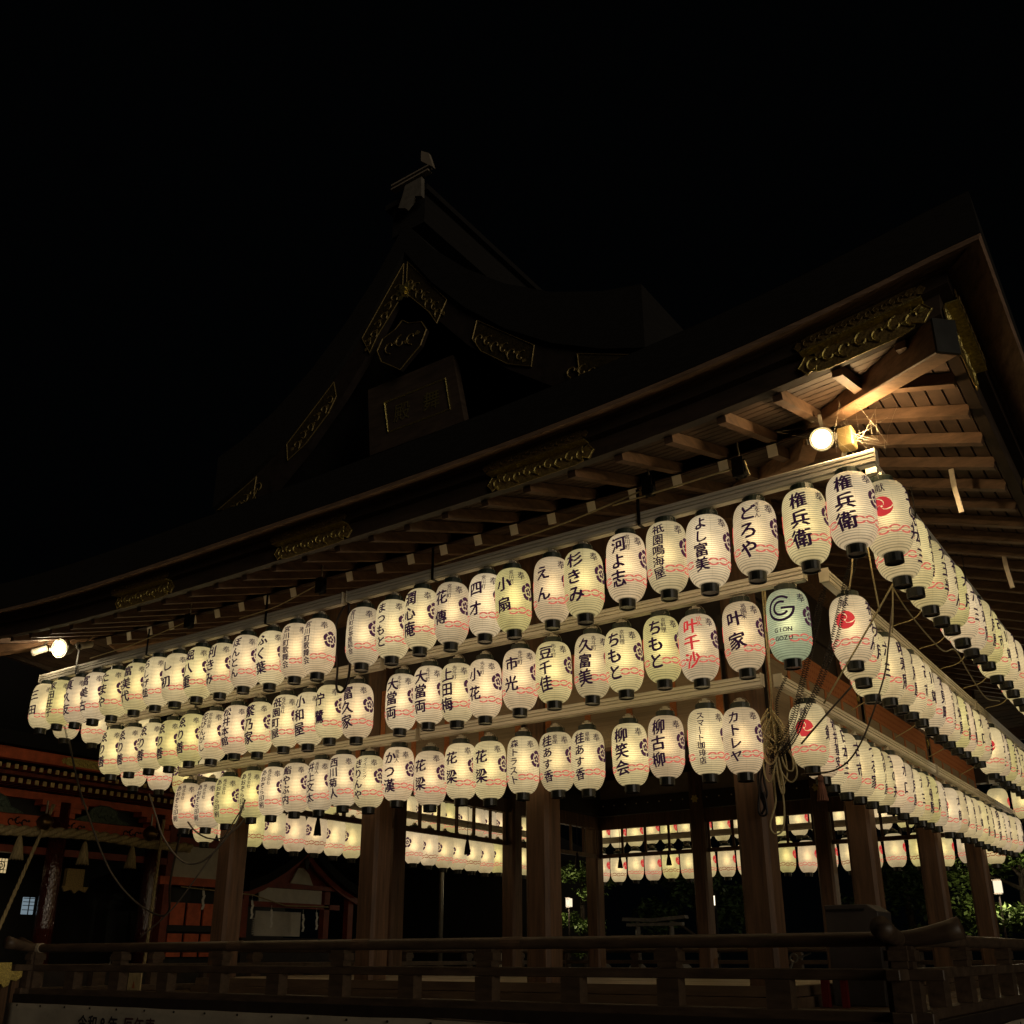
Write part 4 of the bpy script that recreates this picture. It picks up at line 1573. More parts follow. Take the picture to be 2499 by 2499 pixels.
coil('black coiled cord hanging from the corner lantern of the top row', [(-0.27, 0.20, 4.62), (-0.43, 0.9, 4.57), (-0.49, 0.9, 4.39), (-0.55, 0.9, 4.22), (-0.64, 0.9, 3.96), (-0.68, 0.9, 3.86), (-0.82, 0.9, 3.56), (-0.95, 0.9, 3.36), (-1.12, 1.1, 3.24), (-1.33, 1.33, 3.17), (-1.45, 1.35, 3.18)])
coil('second black coiled cord running beside the first to the rope bundle', [(-0.25, 0.24, 4.62), (-0.40, 0.93, 4.57), (-0.46, 0.93, 4.39), (-0.525, 0.93, 4.20), (-0.62, 0.93, 3.93), (-0.79, 0.93, 3.58), (-0.93, 0.93, 3.38), (-1.09, 1.12, 3.25), (-1.30, 1.33, 3.155), (-1.44, 1.36, 3.16)])
coil('black coiled cord hanging from the mint lantern to the rope bundle', [(-0.68, 1.1, 4.52), (-0.76, 1.2, 4.41), (-0.87, 1.2, 4.09), (-0.97, 1.2, 3.79), (-1.07, 1.2, 3.52), (-1.20, 1.3, 3.32), (-1.33, 1.34, 3.20), (-1.40, 1.35, 3.02)])
coil('black coiled cord left of the one under the mint lantern', [(-0.66, 1.1, 4.52), (-0.79, 1.2, 4.40), (-0.90, 1.2, 4.09), (-1.0, 1.2, 3.79), (-1.10, 1.2, 3.52), (-1.22, 1.3, 3.36), (-1.36, 1.34, 3.22), (-1.42, 1.35, 3.0)])
coil('short black coiled cord beside the near end of the bottom right rail', [(-1.20, 1.36, 3.82), (-1.30, 1.35, 3.62), (-1.31, 1.35, 3.42), (-1.33, 1.35, 3.22), (-1.38, 1.35, 3.02)])
coil('black coiled cord crossing the lanterns at the far left end', [(-10.08, 0.2, 4.33), (-9.95, 0.2, 4.12), (-9.82, 0.2, 3.93), (-9.58, 0.2, 3.55), (-9.41, 0.2, 3.28)], 0.010, 0.003)
# braided black hank on the corner column
m = MB()
for k, pts in enumerate(([(-1.50, 1.50, 3.18), (-1.60, 1.545, 3.06), (-1.60, 1.545, 2.9), (-1.57, 1.545, 2.78), (-1.60, 1.545, 2.72)], [(-1.50, 1.49, 3.18), (-1.55, 1.54, 3.02), (-1.535, 1.54, 2.88), (-1.57, 1.54, 2.85), (-1.585, 1.54, 3.0)], [(-1.52, 1.5, 3.16), (-1.58, 1.535, 3.0), (-1.62, 1.535, 2.74), (-1.55, 1.535, 2.72), (-1.56, 1.535, 2.9)])):
    m.tube(spline(pts, 8), 0.011, 5)
tag(m.build('cord_hank', M['cord'], smooth=True), 'hank of black braided cord hung on the corner column', 'cord')
# cream rope bundle
m = MB()
rb = random.Random(9)
top = Vector((-1.38, 1.36, 3.52))
for i in range(12):
    w = rb.uniform(0.03, 0.10)
    dep = rb.uniform(0.22, 0.62)
    o_ = Vector((rb.uniform(-.05, .05), rb.uniform(-.04, .03), rb.uniform(-.06, .05)))
    sk = rb.uniform(-.05, .07)
    pts = [top + o_, top + o_ + Vector((-w, 0.0, -dep * .4)), top + o_ + Vector((-w * .7 + sk, 0.01, -dep * .85)), top + o_ + Vector((sk, 0.0, -dep)),
           top + o_ + Vector((w * .8 + sk, -.01, -dep * .82)), top + o_ + Vector((w, 0.01, -dep * .4)), top + o_ + Vector((0.02, 0.0, 0.01))]
    m.tube(spline(pts, 6), 0.0068, 6)
for pts in ([(-1.40, 1.38, 3.2), (-1.405, 1.38, 2.9), (-1.41, 1.38, 2.77), (-1.47, 1.38, 2.61), (-1.44, 1.38, 2.53), (-1.37, 1.38, 2.56), (-1.34, 1.38, 2.72), (-1.345, 1.38, 3.0), (-1.36, 1.38, 3.2)],
            [(-1.36, 1.36, 3.2), (-1.33, 1.36, 3.03), (-1.26, 1.36, 2.93), (-1.20, 1.36, 2.98), (-1.21, 1.36, 3.1), (-1.27, 1.36, 3.22)],
            [(-1.34, 1.35, 3.3), (-1.29, 1.35, 3.06), (-1.23, 1.35, 3.02), (-1.22, 1.35, 3.12), (-1.28, 1.35, 3.3)],
            [(-1.36, 1.35, 3.55), (-1.34, 1.34, 3.2), (-1.31, 1.34, 2.9), (-1.33, 1.34, 2.84), (-1.35, 1.34, 2.95), (-1.36, 1.34, 3.2)]):
    m.tube(spline(pts, 8), 0.0078, 6)
tag(m.build('rope_bundle', M['rope'], smooth=True), 'tangled bundle of cream rope hanging in loops at the corner', 'rope')
GRP = 'cream ropes rigged to the lantern rails'
strand('rope', 'cream rope dropping from the middle front rail to the rope bundle', 'rope', [(-1.21, 1.0, 4.50), (-1.235, 1.05, 4.1), (-1.27, 1.15, 3.7), (-1.36, 1.34, 3.5)], 0.008, 'rope', group=GRP)
strand('rope', 'second cream rope beside it dropping to the bottom front rail', 'rope', [(-1.19, 1.0, 4.50), (-1.215, 1.05, 4.1), (-1.25, 1.10, 3.86)], 0.008, 'rope', group=GRP)
strand('rope', 'cream rope slanting down behind the three-character lantern at the corner', 'rope', [(-0.28, 0.5, 4.80), (-0.31, 0.5, 4.39), (-0.36, 0.5, 4.16)], 0.006, 'rope', group=GRP)
strand('rope', 'upright cream rope under the first top lantern of the right side', 'rope', [(-0.22, 0.6, 4.86), (-0.21, 0.6, 4.43), (-0.19, 0.6, 3.98)], 0.006, 'rope', group=GRP)
strand('rope', 'slanting cream rope between the top and bottom right rails', 'rope', [(-0.12, 0.9, 4.30), (-0.40, 0.92, 3.93), (-0.79, 0.96, 3.44)], 0.007, 'rope', group=GRP)
strand('rope', 'cream rope parallel to the slanting one between the right rails', 'rope', [(-0.15, 0.93, 4.26), (-0.17, 0.93, 4.1), (-0.20, 0.93, 3.90)], 0.006, 'rope', group=GRP)
strand('rope', 'cream rope sagging along the right side under the top lanterns', 'rope', [(-0.15, 0.92, 4.26), (-0.10, 1.1, 4.10), (-0.08, 1.6, 4.02), (-0.08, 2.1, 4.02), (-0.06, 2.5, 4.12), (-0.05, 2.9, 4.0), (-0.06, 3.6, 3.92), (-0.05, 4.3, 4.02)], 0.006, 'rope', group=GRP)
for i, (y, x) in enumerate(((2.4, -.3), (3.3, -.3), (4.2, -.32), (5.2, -.3), (6.4, -.3))):
    strand('rope', '%s upright rope joining the top and middle right rails' % ORD[i], 'rope', [(x + .2, y, 4.86), (x, y + .05, 4.5), (x - .25, y + .1, 4.44)], 0.005, 'rope', group=GRP)
for i, (y, x) in enumerate(((3.0, -.9), (4.6, -.92), (6.0, -.9), (7.6, -.9))):
    strand('rope', '%s rope joining the middle and bottom right rails' % ORD[i], 'rope', [(x + .25, y, 4.34), (x, y + .05, 4.0), (x - .3, y + .1, 3.85)], 0.005, 'rope', group=GRP)
strand('cable', 'brown cable arching past the right side lanterns at the corner', 'cable', [(-0.30, 1.50, 4.30), (-0.30, 1.43, 4.23), (-0.30, 1.16, 3.86), (-0.32, 0.95, 3.55), (-0.55, 1.0, 3.12), (-0.80, 1.15, 2.96), (-1.16, 1.35, 2.98)], 0.007, 'cable')
strand('cable', 'thin brown rod running from a lantern cap to the bottom right rail', 'cable', [(-0.64, 1.25, 3.62), (-0.88, 1.27, 3.42), (-1.12, 1.31, 3.22)], 0.008, 'cable')
strand('cable_loop', 'black cable looped down in the gap between the front rails', 'cable', [(-5.08, 0.05, 4.95), (-5.30, 0.10, 4.72), (-5.30, 0.15, 4.30), (-5.295, 0.15, 4.08), (-5.23, 0.15, 4.02), (-5.165, 0.15, 4.08), (-5.13, 0.15, 4.26), (-5.10, 0.08, 4.6), (-5.075, 0.03, 4.90)], 0.013, 'cord')
strand('cable', 'grey cable looped under the middle front rail near the gap', 'cable', [(-4.98, 0.72, 4.35), (-4.99, 0.72, 3.9), (-5.02, 0.72, 3.72), (-4.97, 0.72, 3.66), (-4.90, 0.72, 3.72)], 0.007, 'cable')
GC_ = 'dark cables swagged from the left front column'
strand('cable', 'upper swagged cable beside the left front column', 'cable', [(-8.75, 1.2, 3.14), (-8.59, 1.2, 3.02), (-8.34, 1.2, 2.92), (-8.07, 1.2, 2.91), (-7.83, 1.25, 3.06), (-7.72, 1.3, 3.3)], 0.010, 'cable', group=GC_)
strand('cable', 'lower swagged cable sweeping towards the main shrine', 'cable', [(-9.30, 1.0, 3.50), (-9.10, 1.0, 3.20), (-8.92, 1.0, 2.95), (-8.59, 1.0, 2.69), (-8.31, 1.0, 2.61), (-8.01, 1.0, 2.69), (-7.70, 1.05, 3.0), (-7.62, 1.1, 3.3)], 0.011, 'cable', group=GC_)
strand('cable', 'thin twisted cable running from the left front column past the white wall', 'cable', [(-7.66, 1.1, 3.2), (-8.1, 1.1, 2.72), (-8.7, 1.1, 2.15), (-9.3, 1.1, 1.80)], 0.008, 'cable', group=GC_)
# long cable swinging from the shrine eave to the stage
strand('cable', 'long black cable hanging from the shrine eave towards the stage', 'cable', [(-13.0, 1.98, 4.97), (-13.0, 2.24, 4.27), (-12.9, 2.5, 3.65), (-12.8, 2.9, 2.9), (-12.6, 3.25, 2.45), (-12.0, 3.3, 2.2), (-11.2, 2.9, 2.22), (-10.3, 2.2, 2.55), (-9.4, 1.6, 3.1)], 0.016, 'cable')
strand('cable', 'straight rusty cable lying on the deck beam in front', 'cable', [(-3.9, 0.06, 1.135), (-3.0, 0.055, 1.12), (-2.2, 0.05, 1.085), (-1.4, 0.05, 1.04)], 0.007, 'cable')
for i, (x, z) in enumerate(((-1.67, 5.16), (-0.90, 5.10), (-5.35, 5.10), (-7.4, 5.12))):
    root = thing('pulley', '%s hung under the front eave' % ('black pulley block second from the near corner', 'black pulley block nearest the near corner', 'black pulley block above the rail gap', 'black pulley block left of the rail gap')[i], 'pulley', group='pulley blocks under the front eave')
    m = MB()
    m.prism([(0.055 * math.cos(2 * PI * k / 16), 0.055 * math.sin(2 * PI * k / 16)) for k in range(16)], (x, -0.12, z - .05), (1, 0, 0), (0, 0, 1), (0, 1, 0), 0.045)
    m.build('wheel', M['metal_dark'], root)
    m = MB()
    m.box(x - .045, x + .045, -0.132, -0.123, z - .10, z + .06)
    m.box(x - .045, x + .045, -0.072, -0.063, z - .10, z + .06)
    m.build('cheek_plate', M['metal_dark'], root)
    m = MB()
    m.tube([(x, -0.095, z + .06), (x + .01, -0.10, z + .10), (x, -0.095, z + .15), (x, -0.09, z + .20)], 0.007, 5)
    m.build('hook', M['metal'], root)
strand('rope', 'tight cream rope from the pulleys along the front eave to the middle', 'rope', [(-0.92, -0.10, 5.09), (-1.6, -0.10, 5.07), (-2.0, -0.10, 5.06)], 0.007, 'rope', group=GRP)
strand('rope', 'cream rope continuing left from the second pulley to the top rail', 'rope', [(-1.72, -0.10, 5.12), (-2.6, -0.09, 5.02), (-3.9, -0.07, 4.985)], 0.007, 'rope', group=GRP)
strand('rope', 'cream rope slanting up from the rail left of the gap', 'rope', [(-5.4, -0.10, 5.10), (-6.0, -0.08, 5.0), (-6.6, -0.06, 4.985)], 0.006, 'rope', group=GRP)
strand('rope', 'cream rope slanting up from the rail near the left floodlight', 'rope', [(-7.45, -0.10, 5.10), (-8.4, -0.08, 5.02), (-9.3, -0.06, 5.0)], 0.006, 'rope', group=GRP)
strand('rope', 'short end of cream rope hanging at the nearest pulley', 'rope', [(-0.85, -0.11, 5.12), (-0.835, -0.11, 5.05), (-0.82, -0.11, 4.99)], 0.009, 'rope', group=GRP)
# bent steel brackets under the right eave
for i, (y, zz) in enumerate(((1.20, 5.12), (3.30, 5.12))):
    m = MB()
    x = 0.36
    m.box(x - .02, x + .02, y - .004, y + .004, zz - .04, zz + .12)
    m.beam((x, y, zz - .04), (x + 0.02, y + .02, zz - .26), 0.04, 0.008, up=(0, 1, 0))
    tag(m.build('steel_bracket', M['metal'], bevel=0.002), '%s bent steel bracket under the right eave' % ('nearer', 'farther')[i], 'bracket', 'steel brackets under the right eave')


# ------------------------------------------------------------------ tassels hung in the bays
def tassel(x, y, z, label, mat='tassel', h=0.17, r=0.045):
    root = thing('tassel', label, 'tassel', group='tassels hung in the stage bays')
    m = MB().lathe([(0.006, 0.07), (0.022, 0.055), (0.026, 0.02), (0.020, 0.0)], 10, (x, y, z))
    m.build('knot', M[mat], root, smooth=True)
    m = MB()
    for k in range(14):
        a = 2 * PI * k / 14
        m.tube([(x + .012 * math.cos(a), y + .012 * math.sin(a), z + .004), (x + r * .75 * math.cos(a), y + r * .75 * math.sin(a), z - h * .5), (x + r * math.cos(a), y + r * math.sin(a), z - h)], 0.010, 4)
    m.lathe([(0.018, 0), (r * .7, -h * .5), (r * .9, -h * .96)], 10, (x, y, z))
    m.build('fringe', M[mat], root)
    m = MB().tube([(x, y, z + .07), (x + .01, y, z + .35), (x, y, z + .60)], 0.006, 4)
    m.build('cord', M[mat], root)


for i, x in enumerate((-8.05, -7.02, -5.55)):
    tassel(x, 10.66, 3.34, '%s dark tassel from the left on the back lattice' % ORD[i])
for i, y in enumerate((3.05, 6.35, 8.3, 9.7)):
    tassel(-8.42, y, 3.34, '%s dark tassel from the front on the left lattice' % ORD[i], h=0.22)
tassel(-1.20, 1.95, 3.0, 'brown tassel below the first bottom lantern of the right side', 'tassel_pink', 0.16, 0.04)

# ------------------------------------------------------------------ things on the stage
root = thing('offering_box', 'dark grey box with a cut corner standing at the stage corner', 'box')
m = MB()
m.prism([(-1.42, 1.205), (-0.99, 1.205), (-0.97, 1.95), (-1.06, 2.01), (-1.42, 2.01)], (0, 2.35, 0), (1, 0, 0), (0, 0, 1), (0, 1, 0), 0.4)
m.build('case', M['box_grey'], root, bevel=0.006)
m = MB()
m.box(-1.40, -1.08, 2.335, 2.349, 1.96, 1.975)
m.build('lid_edge', M['metal_dark'], root)
root = thing('fire_bucket_stand', 'red stand on the veranda behind the near railing', 'stand')
m = MB()
m.box(-1.40, -1.34, 2.0, 2.05, 1.205, 1.44)
m.box(-1.24, -1.19, 2.0, 2.05, 1.205, 1.44)
m.build('leg', M['red_box'], root)
m = MB()
m.box(-1.42, -1.17, 1.98, 2.2, 1.441, 1.47)
m.build('top', M['red_box'], root)

# ------------------------------------------------------------------ main shrine on the left
shrine = thing('shrine_hall', 'vermilion shrine hall with gilt rafter ends under a dark roof', 'shrine')
HX = -17.0


def hbox(name, mat, x0, x1, y0, y1, z0, z1, parent=None, bevel=0):
    m = MB()
    m.box(x0, x1, y0, y1, z0, z1)
    return m.build(name, M[mat], parent or shrine, bevel=bevel)


m = MB()
m.prism([(-15.6, 5.12), (-15.6, 5.35), (-19, 7.0), (-23, 9.8), (-27, 7.0), (-27, 6.6), (-19, 5.6)], (0, -8.0, 0), (1, 0, 0), (0, 0, 1), (0, 1, 0), 17.2)
m.build('roof', M['bark'], shrine)
hbox('eave_board', 'verm', -15.95, -15.75, -6, 9.0, 4.90, 5.10)
hbox('eave_board', 'verm_dark', -16.35, -16.15, -6, 9.0, 4.70, 4.76)
for i in range(46):
    y = 1.9 + i * 0.157
    m = MB()
    m.box(-17.0, -15.9, y - .032, y + .032, 4.76, 4.83)
    o = m.build('upper_rafter', M['verm_dark'], shrine)
    hbox('gilt_end', 'gilt_end', -15.898, -15.88, y - .034, y + .034, 4.756, 4.836, o)
    m = MB()
    m.box(-17.0, -16.3, y + .02 - .036, y + .02 + .036, 4.585, 4.665)
    o = m.build('lower_rafter', M['verm_dark'], shrine)
    hbox('gilt_end', 'gilt_end', -16.298, -16.28, y + .02 - .038, y + .02 + .038, 4.582, 4.668, o)
for y0 in (3.6, 6.45):
    m = MB()
    m.prism(lobed(1.0, 0.15), (-15.745, y0 + .5, 5.0), (0, 1, 0), (0, 0, 1), (1, 0, 0), 0.01)
    o = m.build('gilt_fitting', M['gold'], shrine)
    m = MB()
    scrolls(m, (-15.733, y0 + .5, 5.0), (0, 1, 0), (0, 0, 1), (1, 0, 0), 0.9, 0.14, 0.008)
    m.build('scroll_relief', M['gold'], o)
hbox('wall_plate', 'verm', -17.1, -16.9, -6, 9.0, 4.42, 4.56)
hbox('frieze', 'black_wood', -17.2, -17.05, -6, 9.0, 4.12, 4.42)
hbox('main_beam', 'verm', -17.1, -16.9, -6, 7.0, 3.84, 4.12)
hbox('lower_beam', 'verm_dark', -17.1, -16.9, -6, 7.0, 3.42, 3.55)
hbox('back_wall', 'black_wood', -20.0, -19.9, -6, 9.4, 0.0, 4.9)
hbox('floor', 'wood_black', -20, -16.2, -6, 9.0, 0.0, 1.45)
hbox('ceiling', 'black_wood', -20, -17.2, -6, 9.4, 4.6, 4.7)
for y in (2.2, 4.40, 6.58):
    m = MB()
    m.lathe([(0.17, 1.45), (0.175, 2.2), (0.168, 3.0), (0.17, 4.4)], 20, (-16.85, y, 0))
    m.build('wrapped_column', M['wrap'], shrine, smooth=True)
    m = MB()                                                        # bracket block on the column
    for j, (hw, z0) in enumerate(((0.22, 4.12), (0.34, 4.22), (0.48, 4.32))):
        m.box(-17.0, -16.72, y - hw, y + hw, z0, z0 + .096)
    m.build('bracket_block', M['verm'], shrine)


def kaerumata(y):
    out = [(-.62, 0), (-.5, .06), (-.36, .10), (-.26, .26), (-.1, .32), (.1, .32), (.26, .26), (.36, .10), (.5, .06), (.62, 0), (.4, -.01), (-.4, -.01)]
    m = MB()
    m.prism(out, (-16.88, y, 4.12), (0, 1, 0), (0, 0, 1), (1, 0, 0), 0.06)
    o = m.build('frog_leg_strut', M['green_wood'], shrine)
    m = MB()
    m.tube([(-16.815, y + a, 4.12 + b) for a, b in out[:10]], 0.012, 5)
    scrolls(m, (-16.815, y, 4.25), (0, 1, 0), (0, 0, 1), (1, 0, 0), 0.6, 0.2, 0.010)
    m.build('carved_vine', M['green_wood'], o)


kaerumata(5.3)
kaerumata(3.0)
for y in (4.75, 6.05, 3.6):
    m = MB()
    scrolls(m, (-16.895, y, 3.98), (0, 1, 0), (0, 0, 1), (1, 0, 0), 0.40, 0.22, 0.012)
    m.build('beam_scroll', M['black_wood'], shrine)
# right wing: white wall and red panels
hbox('wing_post', 'verm_dark', -17.1, -16.9, 6.98, 7.16, 1.45, 4.4)
hbox('wing_post', 'verm_dark', -17.1, -16.9, 8.6, 8.78, 1.45, 4.4)
hbox('wing_beam', 'verm_dark', -17.09, -16.88, 7.165, 8.595, 3.86, 4.02)
hbox('white_panel', 'plaster', -17.05, -17.0, 7.165, 8.6, 3.20, 3.855)
hbox('wing_beam', 'verm', -17.09, -16.88, 6.85, 8.595, 3.03, 3.195)
hbox('wing_beam', 'black_wood', -17.09, -16.90, 7.165, 8.595, 2.10, 2.22)
for i in range(3):
    y = 7.25 + i * 0.43
    hbox('red_panel', 'verm', -17.0, -16.96, y, y + .36, 2.23, 2.68)
    hbox('red_panel', 'verm', -17.0, -16.96, y, y + .36, 1.60, 2.06)
hbox('wing_wall', 'black_wood', -17.2, -17.1, 7.1, 9.0, 1.45, 3.0)
# lit windows inside
for i, y in enumerate((3.28, 3.66)):
    hbox('fretwork_panel', 'screen_lit', -17.6, -17.58, y, y + .24, 3.10, 3.36)
    m = MB()
    c = (-17.572, y + .12, 3.23)
    for rad in (0.035, 0.075):
        m.tube([(c[0], c[1] + rad * math.cos(a), c[2] + rad * math.sin(a)) for a in [2 * PI * k / 14 for k in range(15)]], 0.008, 4)
    for k in range(5):
        m.box(-17.576, -17.566, y + .0 + k * .06 - .004, y + k * .06 + .004, 3.10, 3.36)
    m.box(-17.576, -17.566, y, y + .24, 3.15, 3.158)
    m.box(-17.576, -17.566, y, y + .24, 3.30, 3.308)
    m.build('fretwork', M['wood_black'], shrine)
win = hbox('lattice_window', 'window_blue', -17.4, -17.38, 4.22, 4.45, 2.36, 2.67)
for z in (2.44, 2.52, 2.585, 2.65):
    hbox('muntin', 'black_wood', -17.376, -17.36, 4.22, 4.45, z - .006, z + .006, win)
hbox('muntin', 'black_wood', -17.377, -17.359, 4.335, 4.349, 2.36, 2.67, win)
hbox('hanging_plaque', 'gold_dark', -16.9, -16.8, 4.68, 5.05, 2.86, 3.20)
m = MB()
m.prism([(-.28, 0), (.28, 0), (.22, -.1), (.08, -.06), (0, -.13), (-.08, -.06), (-.22, -.1)], (-16.8, 4.87, 2.87), (0, 1, 0), (0, 0, 1), (1, 0, 0), 0.04)
m.build('plaque_apron', M['gold_dark'], shrine)
# straw rope with tassels
m = MB()
for k in range(3):
    pts = []
    for i in range(90):
        y = 1.6 + i * 0.0615
        a = i * 0.55 + k * 2 * PI / 3
        pts.append((-16.3 + .05 * math.cos(a), y, 3.76 + .03 * math.sin(y * 1.7) + .05 * math.sin(a)))
    m.tube(pts, 0.055, 6)
tag(m.build('straw_rope', M['straw'], smooth=True), 'thick twisted straw rope strung across the shrine front', 'rope')
for i, y in enumerate((3.32, 4.62, 5.66)):
    m = MB()
    m.lathe([(0.02, 0.0), (0.045, -0.05), (0.085, -0.22), (0.10, -0.40), (0.07, -0.42)], 10, (-16.25, y, 3.66))
    for k in range(12):
        a = 2 * PI * k / 12
        m.tube([(-16.25 + .03 * math.cos(a), y + .03 * math.sin(a), 3.62), (-16.25 + .11 * math.cos(a), y + .11 * math.sin(a), 3.23)], 0.012, 4)
    tag(m.build('straw_tassel', M['straw'], smooth=True), '%s straw tassel from the left under the twisted straw rope' % ORD[i], 'tassel', 'straw tassels under the straw rope')
for i, (y, top, bot) in enumerate(((3.66, (-16.1, 3.78, 4.25), (-16.1, 2.9, 1.3)), (5.92, (-16.1, 6.20, 4.22), (-16.1, 6.14, 1.45)))):
    root = thing('shrine_bell', '%s round bronze bell at the shrine front' % ('left', 'right')[i], 'bell', group='bronze bells at the shrine front')
    m = MB().lathe([(0.02, 0.15), (0.06, 0.14), (0.13, 0.06), (0.145, 0.0), (0.13, -0.07), (0.08, -0.13), (0.02, -0.15)], 18, (-16.1, y, 3.92))
    m.build('bell_body', M['bronze'], root, smooth=True)
    m = MB().lathe([(0.152, 0.012), (0.158, 0.0), (0.152, -0.012)], 18, (-16.1, y, 3.92), caps=False)
    m.build('bell_band', M['bronze'], root, smooth=True)
    m = MB().tube([(-16.1, y, 4.06), (-16.1, y, 4.3)], 0.02, 6)
    m.build('hanger', M['metal'], root)
    m = MB()
    a, b = Vector(top), Vector(bot)
    for k in range(3):
        pts = []
        for j in range(80):
            t = j / 79
            an = j * 0.7 + k * 2 * PI / 3
            pts.append(a.lerp(b, t) + Vector((.016 * math.cos(an), .016 * math.sin(an), 0)))
        m.tube(pts, 0.020, 5)
    tag(m.build('bell_rope', M['straw'], smooth=True), '%s twisted bell rope hanging in front of the shrine' % ('left', 'right')[i], 'rope', 'bell ropes at the shrine front')
# gilt edging of the offertory and its slats
root = thing('offertory_chest', 'slatted offertory chest with a scalloped gilt edging', 'chest')
m = MB()
m.prism([(-1.0, .42), (.10, .42), (.10, .36), (.38, .34), (.30, .20), (.22, .14), (.12, .16), (.10, .08), (.02, .04), (-.02, .10), (-.06, .10), (-.06, .0), (-.14, -.02), (-.16, -.1), (-.3, -.14), (-1.0, -.3)],
        (-15.0, 2.72, 1.10), (0, 1, 0), (0, 0, 1), (1, 0, 0), 0.03)
m.build('gilt_edging', M['gold'], root)
for i in range(9):
    hbox('slat', 'wood', -15.1, -15.05, 1.9 + i * .17, 2.02 + i * .17, 0.6, 1.36, root)
hbox('body', 'black_wood', -16.0, -15.11, 1.8, 3.5, 0.0, 1.36, root)

# ------------------------------------------------------------------ small shrine with a gable beyond the stage
ss = thing('small_shrine', 'small gabled shrine with white panels and paper streamers', 'shrine')
SX = -17.0


def sbox(name, mat, x0, x1, y0, y1, z0, z1, parent=None):
    m = MB()
    m.box(x0, x1, y0, y1, z0, z1)
    return m.build(name, M[mat], parent or ss)


apx, apz = 11.0, 4.02
lc = [(0, 0), (.35, -.28), (.8, -.58), (1.3, -.84), (1.85, -1.04)]
for sg in (-1, 1):
    m = MB()
    m.prism([(apx + sg * a, apz + b) for a, b in lc] + [(apx + sg * a, apz + b - .15) for a, b in lc][::-1], (SX, 0, 0), (0, 1, 0), (0, 0, 1), (1, 0, 0), 0.08)
    m.build('bargeboard', M['verm_dark'], ss)
    m = MB()
    m.prism([(apx + sg * a, apz + b + .22) for a, b in lc] + [(apx + sg * a, apz + b + .01) for a, b in lc][::-1], (SX - 3.0, 0, 0), (0, 1, 0), (0, 0, 1), (1, 0, 0), 3.25)
    m.build('roof', M['bark'], ss)
m = MB()
m.prism([(apx - 1.2, 3.14), (apx + 1.2, 3.14), (apx, 3.95)], (SX - .25, 0, 0), (0, 1, 0), (0, 0, 1), (1, 0, 0), 0.05)
m.build('gable_wall', M['verm_dark'], ss)
m = MB()
m.prism([(-.32, -.16), (.42, -.18), (.26, .08), (.05, .22), (-.1, .20), (-.2, .06)], (SX - .19, apx + .08, 3.42), (0, 1, 0), (0, 0, 1), (1, 0, 0), 0.03)
m.build('gable_panel', M['plaster'], ss)
m = MB()
m.prism([(0, .16), (.08, .05), (.05, -.1), (0, -.16), (-.05, -.1), (-.08, .05)], (SX + .085, apx, 3.72), (0, 1, 0), (0, 0, 1), (1, 0, 0), 0.03)
m.build('gable_pendant', M['wood_black'], ss)
sbox('gable_beam', 'verm_dark', SX - .2, SX + .02, 9.5, 12.4, 3.12, 3.22)
sbox('white_panel', 'plaster', SX - .1, SX - .06, 9.72, 11.72, 2.80, 3.115)
sbox('lintel', 'verm_dark', SX - .16, SX + .0, 9.5, 12.3, 2.68, 2.795)
for y in (9.28, 11.86, 12.7):
    sbox('post', 'verm_dark', SX - .16, SX + .0, y - .09, y + .09, 1.0, 3.1)
sbox('inner_curtain', 'plaster', SX - .6, SX - .57, 10.1, 11.55, 2.06, 2.62)
sbox('back_wall', 'black_wood', SX - 2.6, SX - 2.5, 9.2, 12.8, 0.5, 3.2)
sbox('plinth', 'wood_black', SX - 2.6, SX + .3, 9.0, 13.0, 0.0, 2.0)
for i in range(9):
    sbox('vent_slat', 'plaster', SX - .12, SX - .08, 9.62, 9.98, 2.08 + i * .042, 2.10 + i * .042)
for i, (y, z) in enumerate(((9.38, 2.80), (9.98, 2.62), (10.98, 2.55), (11.42, 2.6), (8.0, 2.95), (8.9, 2.9))):
    m = MB()
    for k in range(4):
        q = (k % 2) * .04
        m.prism([(q - .03, -k * .095), (q + .03, -k * .095), (q + .055 - .03 * (k % 2) * 2, -k * .095 - .11), (q - .01 - .03 * (k % 2) * 2, -k * .095 - .11)], (SX + .10 + .004 * k, y, z), (0, 1, 0), (0, 0, 1), (1, 0, 0), 0.003)
    m.tube([(SX + .10, y, z), (SX + .10, y, z + .1)], 0.005, 4)
    tag(m.build('paper_streamer', M['paper_white']), '%s white zigzag paper streamer on the small shrine' % ('leftmost', 'second', 'middle', 'right-hand', 'outlying', 'shrine-wing')[i] if i < 4 else '%s white zigzag paper streamer under the shrine wing' % ('left', 'right')[i - 4], 'streamer', 'white paper streamers')
m = MB().tube([(SX + .1, 7.4, 3.0), (SX + .1, 9.4, 2.92), (SX + .1, 10.4, 2.72), (SX + .1, 11.8, 2.74)], 0.014, 5)
tag(m.build('thin_rope', M['straw']), 'thin straw rope carrying the paper streamers', 'rope')

# steel pole beyond the stage
m = MB().lathe([(0.055, 0.0), (0.055, 3.9), (0.05, 4.6)], 12, (-14.0, 12.62, 0))
tag(m.build('pole', M['metal'], smooth=True), 'bare grey steel pole rising beyond the stage', 'pole')

# far dark building closing the view at the back left
root = thing('storehouse', 'unlit dark storehouse behind the steel pole', 'building')
m = MB()
m.box(-24, -15.2, 18.5, 22, 0, 4.2)
m.build('wall', M['black_wood'], root)
m = MB()
m.prism([(-24.8, 4.2), (-14.4, 4.2), (-19.6, 6.6)], (0, 17.6, 0), (1, 0, 0), (0, 0, 1), (0, 1, 0), 5.0)
m.build('roof', M['bark'], root)


